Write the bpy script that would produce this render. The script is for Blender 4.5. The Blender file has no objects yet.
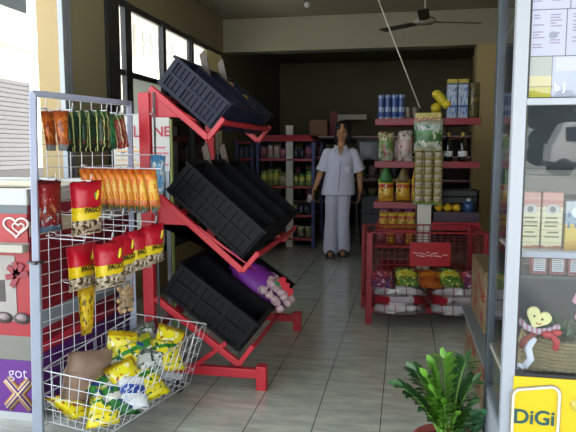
import bpy, math, random
from mathutils import Vector, Matrix, Euler
random.seed(7)
R = math.radians
COL = bpy.context.scene.collection
SC = bpy.context.scene

# ------------------------------------------------------------------ camera (eye 1.25 m above the tiles)
FPX, EYE = 600.0, 1.25
PIT = math.atan(.11); YAW = math.atan(.195 * math.cos(PIT))
CF = Vector((-math.sin(YAW) * math.cos(PIT), math.cos(YAW) * math.cos(PIT), -math.sin(PIT)))
CR = Vector((math.cos(YAW), math.sin(YAW), 0)); CU = CR.cross(CF)
def ray(px, py): return CF + CR * ((px - 288) / FPX) - CU * ((py - 216) / FPX)
def on_y(px, py, y): v = ray(px, py); return Vector((0, 0, EYE)) + v * (y / v.y)
def on_z(px, py, z=0): v = ray(px, py); return Vector((0, 0, EYE)) + v * ((z - EYE) / v.z)
cam_data = bpy.data.cameras.new('camera'); cam = bpy.data.objects.new('camera', cam_data); COL.objects.link(cam)
cam.location = (0, 0, EYE); cam.rotation_euler = (math.pi / 2 - PIT, 0, YAW)
cam_data.sensor_fit = 'HORIZONTAL'; cam_data.sensor_width = 36; cam_data.lens = 36 * FPX / 576
cam_data.clip_start = .05; cam_data.clip_end = 300
SC.camera = cam

# ------------------------------------------------------------------ materials
def lin(c): return c / 12.92 if c <= .04045 else ((c + .055) / 1.055) ** 2.4
def C(h):
    h = h.lstrip('#'); return tuple(lin(int(h[i:i + 2], 16) / 255) for i in (0, 2, 4)) + (1,)
MATS = {}
def newmat(name):
    m = bpy.data.materials.new(name); m.use_nodes = True; nt = m.node_tree
    return m, nt, nt.nodes['Principled BSDF']
def N(nt, t, **k):
    n = nt.nodes.new(t)
    for a, v in k.items(): setattr(n, a, v)
    return n
def L(nt, a, b): nt.links.new(a, b)
def mixc(nt, fac, a, b):
    n = N(nt, 'ShaderNodeMix', data_type='RGBA')
    for idx, v in ((0, fac), (6, a), (7, b)):
        if hasattr(v, 'links'): L(nt, v, n.inputs[idx])
        else: n.inputs[idx].default_value = v
    return n.outputs[2]
def M(col, rough=.5, metal=0, var=.12, scale=9, bump=0, spec=.5, coat=0):
    """plain painted / moulded surface with a little uneven wear"""
    key = (col, rough, metal, var, scale, bump, spec, coat)
    if key in MATS: return MATS[key]
    m, nt, b = newmat('surface_' + col.strip('#'))
    tc = N(nt, 'ShaderNodeTexCoord'); no = N(nt, 'ShaderNodeTexNoise'); no.inputs['Scale'].default_value = scale; no.inputs['Detail'].default_value = 4
    L(nt, tc.outputs['Object'], no.inputs['Vector'])
    c = C(col); d = tuple(x * (1 - var) for x in c[:3]) + (1,); e = tuple(min(1, x * (1 + var)) for x in c[:3]) + (1,)
    L(nt, mixc(nt, no.outputs['Fac'], d, e), b.inputs['Base Color'])
    b.inputs['Roughness'].default_value = rough; b.inputs['Metallic'].default_value = metal
    b.inputs['Specular IOR Level'].default_value = spec; b.inputs['Coat Weight'].default_value = coat
    if bump:
        bp = N(nt, 'ShaderNodeBump'); bp.inputs['Strength'].default_value = bump; bp.inputs['Distance'].default_value = .01
        L(nt, no.outputs['Fac'], bp.inputs['Height']); L(nt, bp.outputs['Normal'], b.inputs['Normal'])
    MATS[key] = m; return m
INK = .70      # printed film is never as bright as paper
def K(h): c = C(h); return tuple(x * INK for x in c[:3]) + (1,)
def PRINT(name, bands, axis='Z', blobs=(), stripes=None, rough=.32, plane='XZ'):
    """printed packaging: colour bands along one axis plus printed spots (pattern on the pack itself)"""
    if name in MATS: return MATS[name]
    m, nt, b = newmat(name)
    tc = N(nt, 'ShaderNodeTexCoord'); sp = N(nt, 'ShaderNodeSeparateXYZ'); L(nt, tc.outputs['Generated'], sp.inputs[0])
    no = N(nt, 'ShaderNodeTexNoise'); no.inputs['Scale'].default_value = 6; L(nt, tc.outputs['Generated'], no.inputs['Vector'])
    ad = N(nt, 'ShaderNodeMath', operation='MULTIPLY_ADD'); L(nt, no.outputs['Fac'], ad.inputs[0]); ad.inputs[1].default_value = .08
    s2 = N(nt, 'ShaderNodeMath', operation='SUBTRACT'); L(nt, sp.outputs[axis], s2.inputs[0]); s2.inputs[1].default_value = .04
    L(nt, s2.outputs[0], ad.inputs[2])
    rp = N(nt, 'ShaderNodeValToRGB'); rp.color_ramp.interpolation = 'CONSTANT'; els = rp.color_ramp.elements
    for i, (p, c) in enumerate(bands):
        e = els[i] if i < 2 else els.new(p)
        e.position = p; e.color = K(c)
    if len(bands) == 1: els[1].position = 1; els[1].color = K(bands[0][1])
    L(nt, ad.outputs[0], rp.inputs['Fac']); out = rp.outputs['Color']
    if stripes:
        ax, freq, colr, wid = stripes
        mu = N(nt, 'ShaderNodeMath', operation='MULTIPLY'); L(nt, sp.outputs[ax], mu.inputs[0]); mu.inputs[1].default_value = freq
        fr = N(nt, 'ShaderNodeMath', operation='FRACT'); L(nt, mu.outputs[0], fr.inputs[0])
        lt = N(nt, 'ShaderNodeMath', operation='LESS_THAN'); L(nt, fr.outputs[0], lt.inputs[0]); lt.inputs[1].default_value = wid
        out = mixc(nt, lt.outputs[0], out, K(colr))
    for k, (colr, sc, th, lo, hi) in enumerate(blobs):
        vo = N(nt, 'ShaderNodeTexNoise'); vo.inputs['Scale'].default_value = sc; vo.inputs['Detail'].default_value = 1
        mp = N(nt, 'ShaderNodeMapping'); mp.inputs['Location'].default_value = (k * 3.1 + len(name), k * 1.7, k); L(nt, tc.outputs['Generated'], mp.inputs[0]); L(nt, mp.outputs[0], vo.inputs['Vector'])
        g = N(nt, 'ShaderNodeMath', operation='GREATER_THAN'); L(nt, vo.outputs['Fac'], g.inputs[0]); g.inputs[1].default_value = th
        a = N(nt, 'ShaderNodeMath', operation='GREATER_THAN'); L(nt, sp.outputs[axis], a.inputs[0]); a.inputs[1].default_value = lo
        c2 = N(nt, 'ShaderNodeMath', operation='LESS_THAN'); L(nt, sp.outputs[axis], c2.inputs[0]); c2.inputs[1].default_value = hi
        m1 = N(nt, 'ShaderNodeMath', operation='MULTIPLY'); L(nt, g.outputs[0], m1.inputs[0]); L(nt, a.outputs[0], m1.inputs[1])
        m2 = N(nt, 'ShaderNodeMath', operation='MULTIPLY'); L(nt, m1.outputs[0], m2.inputs[0]); L(nt, c2.outputs[0], m2.inputs[1])
        out = mixc(nt, m2.outputs[0], out, K(colr))
    L(nt, out, b.inputs['Base Color']); b.inputs['Roughness'].default_value = rough
    MATS[name] = m; return m
def GLASS(name='clear_glass', tint='#ffffff', haze=0.0, refl=1.0):
    if name in MATS: return MATS[name]
    m = bpy.data.materials.new(name); m.use_nodes = True; nt = m.node_tree; nt.nodes.clear()
    o = N(nt, 'ShaderNodeOutputMaterial'); tr = N(nt, 'ShaderNodeBsdfTransparent'); tr.inputs[0].default_value = C(tint)
    gl = N(nt, 'ShaderNodeBsdfGlossy'); gl.inputs['Roughness'].default_value = .01
    fr = N(nt, 'ShaderNodeFresnel'); ge = N(nt, 'ShaderNodeNewGeometry'); io = N(nt, 'ShaderNodeMath', operation='MULTIPLY_ADD')
    L(nt, ge.outputs['Backfacing'], io.inputs[0]); io.inputs[1].default_value = 1 / 1.5 - 1.5; io.inputs[2].default_value = 1.5; L(nt, io.outputs[0], fr.inputs[0])   # thin pane: both faces reflect alike
    mu = N(nt, 'ShaderNodeMath', operation='MULTIPLY'); mu.use_clamp = True; L(nt, fr.outputs[0], mu.inputs[0]); mu.inputs[1].default_value = refl
    mx = N(nt, 'ShaderNodeMixShader'); L(nt, mu.outputs[0], mx.inputs[0]); L(nt, gl.outputs[0], mx.inputs[2])
    if haze:
        df = N(nt, 'ShaderNodeBsdfTranslucent'); df.inputs[0].default_value = C('#c8ccc8'); d2 = N(nt, 'ShaderNodeBsdfDiffuse'); d2.inputs[0].default_value = C('#a8aaa8')
        mz = N(nt, 'ShaderNodeMixShader'); mz.inputs[0].default_value = .6; L(nt, df.outputs[0], mz.inputs[1]); L(nt, d2.outputs[0], mz.inputs[2])
        my = N(nt, 'ShaderNodeMixShader'); my.inputs[0].default_value = haze; L(nt, tr.outputs[0], my.inputs[1]); L(nt, mz.outputs[0], my.inputs[2]); L(nt, my.outputs[0], mx.inputs[1])
    else: L(nt, tr.outputs[0], mx.inputs[1])
    L(nt, mx.outputs[0], o.inputs[0]); MATS[name] = m; return m

def tile_material():
    m, nt, b = newmat('glossy_grey_tile')
    tc = N(nt, 'ShaderNodeTexCoord'); mp = N(nt, 'ShaderNodeMapping'); L(nt, tc.outputs['Object'], mp.inputs[0])
    mp.inputs['Location'].default_value = (.085, -.075, 0)
    sp = N(nt, 'ShaderNodeSeparateXYZ'); L(nt, mp.outputs[0], sp.inputs[0])
    def joint(ax, half):
        a = N(nt, 'ShaderNodeMath', operation='DIVIDE'); L(nt, sp.outputs[ax], a.inputs[0]); a.inputs[1].default_value = .3
        f = N(nt, 'ShaderNodeMath', operation='FRACT'); L(nt, a.outputs[0], f.inputs[0])
        d = N(nt, 'ShaderNodeMath', operation='SUBTRACT'); L(nt, f.outputs[0], d.inputs[0]); d.inputs[1].default_value = .5
        e = N(nt, 'ShaderNodeMath', operation='ABSOLUTE'); L(nt, d.outputs[0], e.inputs[0])
        g = N(nt, 'ShaderNodeMath', operation='GREATER_THAN'); L(nt, e.outputs[0], g.inputs[0]); g.inputs[1].default_value = .5 - half
        return g.outputs[0]
    jx, jy = joint('X', .0075), joint('Y', .005)
    wn = N(nt, 'ShaderNodeTexNoise'); wn.inputs['Scale'].default_value = 1.7; L(nt, tc.outputs['Object'], wn.inputs[0])
    tile = mixc(nt, wn.outputs['Fac'], C('#babdb4'), C('#a6aaa2'))
    jc = mixc(nt, jx, tile, C('#565854'))
    wy = N(nt, 'ShaderNodeMath', operation='MULTIPLY'); L(nt, jy, wy.inputs[0]); wy.inputs[1].default_value = .45     # the cross joints are grouted paler
    jc = mixc(nt, wy.outputs[0], jc, C('#5c5e5a'))
    jm = N(nt, 'ShaderNodeMath', operation='MAXIMUM'); L(nt, jx, jm.inputs[0]); L(nt, wy.outputs[0], jm.inputs[1])
    no = N(nt, 'ShaderNodeTexNoise'); no.inputs['Scale'].default_value = 5; no.inputs['Detail'].default_value = 6; no.inputs['Roughness'].default_value = .65
    m2 = N(nt, 'ShaderNodeMapping'); m2.inputs['Scale'].default_value = (1, 3.2, 1); L(nt, tc.outputs['Object'], m2.inputs[0]); L(nt, m2.outputs[0], no.inputs['Vector'])
    rp = N(nt, 'ShaderNodeValToRGB'); rp.color_ramp.elements[0].position = .35; rp.color_ramp.elements[1].position = .7
    rp.color_ramp.elements[0].color = (.70, .71, .70, 1); rp.color_ramp.elements[1].color = (1.08, 1.1, 1.06, 1); L(nt, no.outputs['Fac'], rp.inputs[0])
    mu = N(nt, 'ShaderNodeMix', data_type='RGBA', blend_type='MULTIPLY'); mu.inputs[0].default_value = 1; L(nt, jc, mu.inputs[6]); L(nt, rp.outputs[0], mu.inputs[7])
    L(nt, mu.outputs[2], b.inputs['Base Color'])
    r2 = N(nt, 'ShaderNodeMapRange'); r2.inputs[3].default_value = .06; r2.inputs[4].default_value = .17; L(nt, no.outputs['Fac'], r2.inputs[0]); L(nt, r2.outputs[0], b.inputs['Roughness'])
    bp = N(nt, 'ShaderNodeBump'); bp.inputs['Strength'].default_value = .25; bp.inputs['Distance'].default_value = .003; bp.invert = True
    L(nt, jm.outputs[0], bp.inputs['Height']); L(nt, bp.outputs[0], b.inputs['Normal'])
    b.inputs['Specular IOR Level'].default_value = .8
    return m

# ------------------------------------------------------------------ mesh collecting
class MB:
    def __init__(s): s.v = []; s.f = []; s.sm = []
    def add(s, vs, fs, mat=None, smooth=False):
        o = len(s.v)
        s.v += [tuple(mat @ Vector(p)) if mat else tuple(p) for p in vs]
        s.f += [tuple(i + o for i in f) for f in fs]; s.sm += [smooth] * len(fs); return s
    def box(s, c, d, rot=None, taper=1):
        x, y, z = d[0] / 2, d[1] / 2, d[2] / 2; t = taper
        vs = [(-x, -y, -z), (x, -y, -z), (x, y, -z), (-x, y, -z), (-x * t, -y * t, z), (x * t, -y * t, z), (x * t, y * t, z), (-x * t, y * t, z)]
        m = Matrix.Translation(Vector(c))
        if rot is not None: m = m @ (rot.to_4x4() if not isinstance(rot, (tuple, list)) else Euler(rot).to_matrix().to_4x4())
        return s.add(vs, [(0, 3, 2, 1), (4, 5, 6, 7), (0, 1, 5, 4), (1, 2, 6, 5), (2, 3, 7, 6), (3, 0, 4, 7)], m)
    def ab(s, a, b): return s.box([(p + q) / 2 for p, q in zip(a, b)], [abs(q - p) for p, q in zip(a, b)])
    def tube(s, pts, r, n=8, closed=False, r2=None):
        pts = [Vector(p) for p in pts]; k = len(pts); vs = []; fs = []; prev = None
        for i, p in enumerate(pts):
            a = pts[i - 1] if (i > 0 or closed) else p; b = pts[(i + 1) % k] if (i < k - 1 or closed) else p
            d = (b - a)
            if d.length < 1e-9: d = Vector((0, 0, 1))
            d.normalize()
            if prev is None:
                u = d.orthogonal().normalized()
            else:
                u = prev - d * prev.dot(d)
                u = u.normalized() if u.length > 1e-6 else d.orthogonal().normalized()
            prev = u; w = d.cross(u)
            rr = r[i] if isinstance(r, (list, tuple)) else r
            for j in range(n):
                t = 2 * math.pi * j / n; vs.append(p + u * (rr * math.cos(t)) + w * (rr * math.sin(t)))
        m = k if closed else k - 1
        for i in range(m):
            i2 = (i + 1) % k
            for j in range(n): fs.append((i * n + j, i * n + (j + 1) % n, i2 * n + (j + 1) % n, i2 * n + j))
        if not closed: fs.append(tuple(range(n - 1, -1, -1))); fs.append(tuple((k - 1) * n + j for j in range(n)))
        return s.add(vs, fs, None, n > 5)
    def lathe(s, prof, n=20, c=(0, 0, 0), mat=None):
        vs = []; fs = []
        for r, z in prof:
            for j in range(n): t = 2 * math.pi * j / n; vs.append((c[0] + r * math.cos(t), c[1] + r * math.sin(t), c[2] + z))
        for i in range(len(prof) - 1):
            for j in range(n): fs.append((i * n + j, i * n + (j + 1) % n, (i + 1) * n + (j + 1) % n, (i + 1) * n + j))
        fs.append(tuple(range(n - 1, -1, -1))); fs.append(tuple((len(prof) - 1) * n + j for j in range(n)))
        return s.add(vs, fs, mat, True)
    def ball(s, c, r, nu=14, nv=9, rot=None):
        r = (r, r, r) if not isinstance(r, (tuple, list)) else r; vs = []; fs = []
        for i in range(nv + 1):
            ph = math.pi * i / nv
            for j in range(nu): t = 2 * math.pi * j / nu; vs.append((r[0] * math.sin(ph) * math.cos(t), r[1] * math.sin(ph) * math.sin(t), r[2] * math.cos(ph)))
        for i in range(nv):
            for j in range(nu): fs.append((i * nu + j, (i + 1) * nu + j, (i + 1) * nu + (j + 1) % nu, i * nu + (j + 1) % nu))
        m = Matrix.Translation(Vector(c))
        if rot is not None: m = m @ Euler(rot).to_matrix().to_4x4()
        return s.add(vs, fs, m, True)
    def prism(s, poly, t, mat=None):          # poly in local XZ, thickness t along Y
        n = len(poly); vs = [(x, -t / 2, z) for x, z in poly] + [(x, t / 2, z) for x, z in poly]
        fs = [tuple(range(n)), tuple(range(2 * n - 1, n - 1, -1))] + [(i, i + n, (i + 1) % n + n, (i + 1) % n) for i in range(n)]
        return s.add(vs, fs, mat)
    def mesh(s, name, material):
        me = bpy.data.meshes.new(name); me.from_pydata(s.v, [], s.f); me.validate(); me.update()
        if len(me.polygons) == len(s.sm): me.polygons.foreach_set('use_smooth', s.sm)
        me.materials.append(material); return me
def link(name, me, parent=None, loc=(0, 0, 0), rot=(0, 0, 0), bevel=0):
    o = bpy.data.objects.new(name, me); COL.objects.link(o); o.parent = parent
    o.location = loc; o.rotation_euler = rot
    if bevel:
        b = o.modifiers.new('edge', 'BEVEL'); b.width = bevel; b.segments = 2; b.limit_method = 'ANGLE'; b.angle_limit = R(40)
    return o
def tag(o, label, cat, group=None):
    o['label'] = label; o['category'] = cat
    if group: o['group'] = group
    return o
def thing(name, label, cat, loc=(0, 0, 0), rot=(0, 0, 0), group=None):
    o = bpy.data.objects.new(name, None); COL.objects.link(o); o.location = loc; o.rotation_euler = rot; o.empty_display_size = .1
    return tag(o, label, cat, group)
def part(name, mb, mat, parent, bevel=0, **k): return link(name, mb.mesh(name, mat), parent, bevel=bevel, **k)
def solo(name, mb, mat, label, cat, loc=(0, 0, 0), rot=(0, 0, 0), group=None, bevel=0):
    return tag(link(name, mb.mesh(name, mat), None, loc, rot, bevel), label, cat, group)
def struct(name, mb, mat, parent=None, bevel=0):
    o = link(name, mb.mesh(name, mat), parent, bevel=bevel)
    if parent is None: o['kind'] = 'structure'
    return o
def copy_tree(o, parent=None):
    c = o.copy(); COL.objects.link(c); c.parent = parent
    for ch in list(o.children): copy_tree(ch, c)
    return c
def text(name, body, size, mat, parent, loc, rot=(math.pi / 2, 0, 0), depth=.0006, align='CENTER', shear=0, bold=0):
    cu = bpy.data.curves.new(name, 'FONT'); cu.body = body; cu.size = size; cu.align_x = align; cu.align_y = 'CENTER'; cu.extrude = depth; cu.shear = shear; cu.offset = bold
    tmp = bpy.data.objects.new(name, cu); COL.objects.link(tmp); dg = bpy.context.evaluated_depsgraph_get()
    me = bpy.data.meshes.new_from_object(tmp.evaluated_get(dg)); me.name = name; bpy.data.objects.remove(tmp); bpy.data.curves.remove(cu)
    me.materials.clear(); me.materials.append(mat)
    o = link(name, me, parent, loc, rot)
    return o
ORD = 'first second third fourth fifth sixth seventh eighth ninth tenth eleventh twelfth thirteenth fourteenth fifteenth sixteenth'.split()

# ------------------------------------------------------------------ common paints
RED = M('#a81a28', .38, var=.08); REDD = M('#901424', .42, var=.1); WHITE = M('#c0c2c6', .4, var=.05); ALU = M('#d6d8dc', .35, var=.04)
GREYM = M('#8d949c', .4, .3, var=.06); DARKF = M('#26282a', .45, var=.1); BLACK = M('#14161a', .38, var=.15); WIRE = M('#b4b8be', .35, var=.03)
CREAM = M('#9a8862', .8, var=.06, bump=.05); KRAFT = M('#a88a62', .8, var=.1, bump=.05)

# ================================================================== THE SETTING
XL, XR, YB, ZC = -2.2, 1.05, 10.6, 2.82
struct('floor', MB().ab((-2.34, -3.0, -.12), (3.4, YB + .2, 0)), tile_material())
struct('ground', MB().ab((-40, -70, -.3), (40, 60, -.14)), M('#bcb8ae', .9, var=.1, scale=1))
struct('road', MB().ab((-40, -66, -.16), (40, -4.2, -.13)), M('#a8a7a2', .9, var=.1, scale=1))
WALLG = M('#a29c88', .85, var=.06, scale=3, bump=.03); WALLO = M('#8a8264', .8, var=.06, scale=3)
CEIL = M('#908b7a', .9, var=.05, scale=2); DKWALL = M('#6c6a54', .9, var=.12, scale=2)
struct('ceiling', MB().ab((-2.34, 2.2, ZC), (1.2, 7.4, ZC + .12)), CEIL)
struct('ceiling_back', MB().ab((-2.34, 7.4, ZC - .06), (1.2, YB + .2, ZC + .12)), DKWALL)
struct('beam', MB().ab((XL, 7.2, 2.43), (XR, 7.42, ZC)), CEIL)
# the wall on the lane side: end pier, strip of plain wall, window band, dark wall behind the beam
struct('wall_left', MB().ab((XL - .04, 3.75, 0), (XL, 4.40, ZC)).ab((XL - .04, 4.40, 2.42), (XL, 7.2, ZC)).ab((XL - .04, 4.40, 0), (XL, 7.2, .30)), WALLO)
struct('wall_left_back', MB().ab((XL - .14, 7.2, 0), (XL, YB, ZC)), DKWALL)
struct('wall_left_end', MB().ab((XL - .15, 3.60, 0), (XL, 3.75, ZC)), CREAM)
struct('trim_1', MB().ab((XL - .005, 3.60, 0), (XL + .035, 3.66, ZC)).ab((XL - .005, 3.70, 0), (XL + .02, 3.73, ZC)), GREYM, bevel=.004)
struct('wall_right', MB().ab((XR, 2.75, 0), (XR + .14, YB, ZC)), M('#a39468', .8, var=.05, scale=3))
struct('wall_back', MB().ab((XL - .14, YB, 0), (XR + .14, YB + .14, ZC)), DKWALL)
struct('column_right', MB().ab((.77, 7.16, 0), (XR, 7.45, 2.43)), M('#a8966a', .8, var=.05, scale=3))
struct('wall_front', MB().ab((1.05, 2.75, 0), (3.4, 2.89, 3.3)), WALLG)
struct('unseen_porch_ceiling', MB().ab((-2.34, -3.2, 2.95), (3.4, 3.2, 3.07)), M('#5c5a52', .9, var=.05, scale=2))  # out of view; reach and dark underside shaped to cut light on the front
struct('beam_front', MB().ab((-2.34, 2.2, 2.7), (3.4, 2.4, 3.1)), WALLG)
def window(n, y0, y1, panes):
    f = MB()
    for a in ((y0, y1) if n > 1 else (y0 - .01,)): f.ab((XL - .035, a - .03, .30), (XL - .006, a + .03, 2.42))
    f.ab((XL - .035, y0, 2.37), (XL - .006, y1, 2.42)).ab((XL - .035, y0, 1.84), (XL - .006, y1, 1.885)).ab((XL - .035, y0, .30), (XL - .006, y1, .35))
    o = struct('window_%d' % n, f, DARKF)
    for a, b, z0, z1, mt in panes: link('pane', MB().ab((XL - .023, a, z0), (XL - .018, b, z1)).mesh('pane', mt), o)
    return o
CLR = GLASS(); FROST = GLASS('dusty_glass', '#c9cdcb', .75)
window(1, 4.40, 4.57, [(4.42, 4.55, .33, 2.4, CLR)])
window(2, 4.66, 5.33, [(4.66, 5.33, 1.87, 2.4, CLR), (4.66, 5.33, .33, 1.85, FROST)])
window(3, 5.36, 6.06, [(5.36, 6.06, 1.87, 2.4, CLR), (5.36, 6.06, .33, 1.26, GLASS('brown_film_glass', '#2a2a26')), (5.36, 5.52, 1.26, 1.48, CLR), (5.52, 6.06, 1.26, 1.85, GLASS('brown_film_glass', '#2a2a26')), (5.36, 5.52, 1.48, 1.85, GLASS('brown_film_glass', '#2a2a26'))])
window(4, 6.10, 7.17, [(6.10, 7.17, 1.87, 2.4, CLR), (6.10, 7.17, .33, 1.85, GLASS('brown_film_glass', '#2a2a26'))])
struct('trim_2', MB().ab((XL - .03, 4.54, .3), (XL + .012, 4.65, 2.42)).ab((XL - .03, 4.22, .3), (XL + .03, 4.40, 2.42)).ab((XL - .03, 5.30, .3), (XL + .012, 5.37, 2.42)).ab((XL - .03, 6.05, .3), (XL + .012, 6.12, 2.42)), DARKF)
cw = MB()
for k in range(22): cw.tube([(XL - .02 - .012 * math.sin(k * 1.9), 6.62 + k * .025, 1.2), (XL - .02 - .012 * math.sin(k * 1.9), 6.62 + k * .025, 2.38)], .016, 6)
solo('curtain', cw, M('#d9cf9a', .9), 'cream curtain hanging inside the window pane next to the dark beam', 'curtain')

# ---- the lane and the neighbouring building
HW = M('#bcb8ae', .85, var=.03); BEI = M('#a89c80', .85, var=.03)
nb = thing('neighbouring_building', 'white and cream building with a grey roller shutter across the sunlit lane', 'building', (-7, 20, 0))
def nbp(name, a, b, mt): return part(name, MB().ab((a[0] + 7, a[1] - 20, a[2]), (b[0] + 7, b[1] - 20, b[2])), mt, nb)
nbp('facade', (-7.6, 4, -.14), (-7, 44, 4.75), HW)
nbp('fascia', (-7.06, 4, 2.5), (-6.95, 44, 2.9), BEI)
nbp('ledge', (-7.05, 4, 3.10), (-6.8, 44, 3.18), HW)
nbp('plinth', (-7.06, 4, -.14), (-6.93, 44, .9), M('#262628', .9))  # near-black colour paints in the shadow below the roller shutter
rf = MB(); rf.add([(-.9, -16, 4.95), (.9, -16, 4.72), (.9, 24, 4.72), (-.9, 24, 4.95), (-.9, -16, 5.05), (.9, -16, 4.8), (.9, 24, 4.8), (-.9, 24, 5.05)], [(0, 3, 2, 1), (4, 5, 6, 7), (0, 1, 5, 4), (1, 2, 6, 5), (2, 3, 7, 6), (3, 0, 4, 7)])
part('roof', rf, M('#cfd2d6', .7), nb)
sh = MB()
for k in range(20): sh.box((.06, -10.65, .94 + k * .08), (.05, 1.85, .066), rot=(0, R(14), 0))
part('roller_shutter', sh, M('#46464a', .6), nb)
nbp('shutter_rail', (-7.02, 10.28, .9), (-6.9, 10.42, 2.5), M('#b9bcc0', .5))
wn = part('window', MB().ab((-.02, -11.5, 3.78), (.03, -9.62, 4.5)), M('#2a3034', .9), nb)
def gridwin(y0, y1, z0, z1, ny, nz):
    w = part('window', MB().ab((-.02, y0 - 20, z0), (.02, y1 - 20, z1)), M('#aab2b8', .3), nb)
    b = MB()
    for k in range(ny + 1): y = y0 - 20 + (y1 - y0) * k / ny; b.ab((.01, y - .035, z0), (.06, y + .035, z1))
    for k in range(nz + 1): z = z0 + (z1 - z0) * k / nz; b.ab((.01, y0 - 20, z - .035), (.06, y1 - 20, z + .035))
    link('window_bars', b.mesh('window_bars', HW), w)
gridwin(15.0, 17.6, 3.75, 4.45, 5, 2); gridwin(21, 24, 3.75, 4.45, 5, 2)

# ---- the street behind the camera: it shows only as a reflection in the showcase glass
lr = thing('lorry', 'white lorry with a square cab mirrored in the dark showcase glass', 'lorry', (9.0, -31.2, -.14))
part('cab', MB().ab((-1.4, -.9, .75), (.55, .9, 1.75)).add([(-1.25, -.85, 1.75), (.55, -.85, 1.75), (.55, .85, 1.75), (-1.25, .85, 1.75), (-.75, -.78, 2.85), (.5, -.78, 2.85), (.5, .78, 2.85), (-.75, .78, 2.85)], [(0, 3, 2, 1), (4, 5, 6, 7), (0, 1, 5, 4), (1, 2, 6, 5), (2, 3, 7, 6), (3, 0, 4, 7)]), M('#f2f2ee', .35), lr, bevel=.06)
part('side_window', MB().ab((-.65, .79, 1.85), (.35, .86, 2.6)), M('#20262a', .1), lr)
part('chassis', MB().ab((-1.5, -.8, .5), (5.5, .8, .8)), DARKF, lr)
part('cargo_bed', MB().ab((.75, -1, .9), (5.5, 1, 1.5)), M('#3a3d3a', .6), lr)
for wx in (-.7, 4.2):
    for wy in (.85, -.85): part('wheel', MB().lathe([(.2, -.12), (.45, -.12), (.48, -.06), (.48, .06), (.45, .12), (.2, .12)], 20, mat=Matrix.Translation((wx, wy, .48)) @ Matrix.Rotation(math.pi / 2, 4, 'X')), BLACK, lr)
for i, (x, h) in enumerate(((4.6, 5.0), (9.2, 5.6), (13.8, 5.2))):
    t = thing('street_tree', 'dark roadside tree mirrored in the showcase glass, %s from the lane' % ORD[i], 'tree', (x, -39 + (i % 2) * 1.5, -.14), group='trees across the street')
    part('trunk', MB().tube([(0, 0, 0), (.1, 0, 2.5)], .25), M('#4a4034', .9), t)
    cr = MB(); rr = random.Random(i)
    for k in range(16): cr.ball((rr.uniform(-1.3, 1.3), rr.uniform(-.8, .8), rr.uniform(1.0, h - 1)), rr.uniform(.7, .95), 9, 6)
    part('foliage', cr, M('#141f12', .95, var=.5, scale=3), t)

# ================================================================== CEILING FAN, BULB, CORD
fan = thing('ceiling_fan', 'grey ceiling fan with thin blades hanging in front of the beam', 'ceiling fan', (.16, 6.0, 2.47))
part('rod', MB().tube([(0, 0, .04), (0, 0, .35)], .011, 10), M('#9a9888', .4), fan)
part('motor', MB().lathe([(.02, -.035), (.085, -.028), (.105, 0), (.09, .028), (.04, .045), (.015, .07)], 24), M('#8c8a7e', .4), fan)
for a in (140, 16, 266):
    m = Matrix.Rotation(R(a), 4, 'Z') @ Matrix.Rotation(R(9), 4, 'X')
    bld = part('blade', MB().box((.33, 0, -.012), (.42, .10, .007)).box((.12, 0, -.01), (.1, .035, .01)), M('#3c3a34', .5), fan, bevel=.003)
    bld.matrix_local = m
bl = thing('ceiling_bulb', 'small ceiling lamp holder high above the woman', 'lamp', (-1.02, 6.3, ZC))
part('lamp_holder', MB().lathe([(.04, 0), (.035, -.05), (.02, -.06)], 14), M('#5c5a52'), bl); part('bulb', MB().ball((0, 0, -.085), .03), WHITE, bl)
top, bot = on_y(373, -14, 5.0), on_y(420, 108, 5.0)
solo('hanging_string', MB().tube([tuple(top), tuple(top.lerp(bot, .5) + Vector((0, 0, -.004))), tuple(bot)], .0055, 8), M('#b8b6a8', .5), 'pale cord slanting from the ceiling to the top of the snack strip', 'cord')

# ================================================================== PACK SHAPES
def pillow(w, h, t, taper=1.0, seal=.06, nx=7, nz=12, wob=.012, seed=0, teeth=True):
    """a sealed plastic bag hanging from z=0 down to -h, facing -Y"""
    rr = random.Random(seed); m = MB(); vs = []; fs = []
    for side in (-1, 1):
        for j in range(nz + 1):
            v = j / nz
            for i in range(nx + 1):
                u = i / nx * 2 - 1
                ww = w / 2 * (1 - (1 - taper) * v) * (1 - .06 * math.sin(math.pi * v))
                inn = max(0, min(1, (v - seal) / .12)) * max(0, min(1, (1 - seal - v) / .12)); inn = math.sin(inn * math.pi / 2)
                th = t / 2 * inn * (1 - abs(u) ** 2.6) + .0008
                edge = i in (0, nx)
                dz = rr.uniform(-1, 1) * wob * .25 if not edge else 0
                dy = 0 if edge or j in (0, nz) else rr.uniform(-1, 1) * wob * inn * .4
                z = -h * v + (0 if not teeth or j not in (0, nz) else (.004 if i % 2 else 0))
                vs.append((u * ww, side * th + dy, z + dz))
    st = (nz + 1) * (nx + 1)
    for s in (0, 1):
        for j in range(nz):
            for i in range(nx):
                a = s * st + j * (nx + 1) + i; q = (a, a + 1, a + nx + 2, a + nx + 1)
                fs.append(q[::-1] if s == 0 else q)
    for j in range(nz):
        for i in (0, nx):
            a = j * (nx + 1) + i; fs.append((a, a + nx + 1, a + nx + 1 + st, a + st))
    for i in range(nx):
        for j in (0, nz):
            a = j * (nx + 1) + i; fs.append((a, a + 1, a + 1 + st, a + st))
    return m.add(vs, fs, None, True)
def carton(w, d, h):
    m = MB().ab((-w / 2, -d / 2, 0), (w / 2, d / 2, h)); return m
def standing_pack(w, h, t, seed=0, taper=1):
    m = pillow(w, h, t, taper, seed=seed, nx=6, nz=9); m.v = [(x, y, z + h) for x, y, z in m.v]; return m

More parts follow.
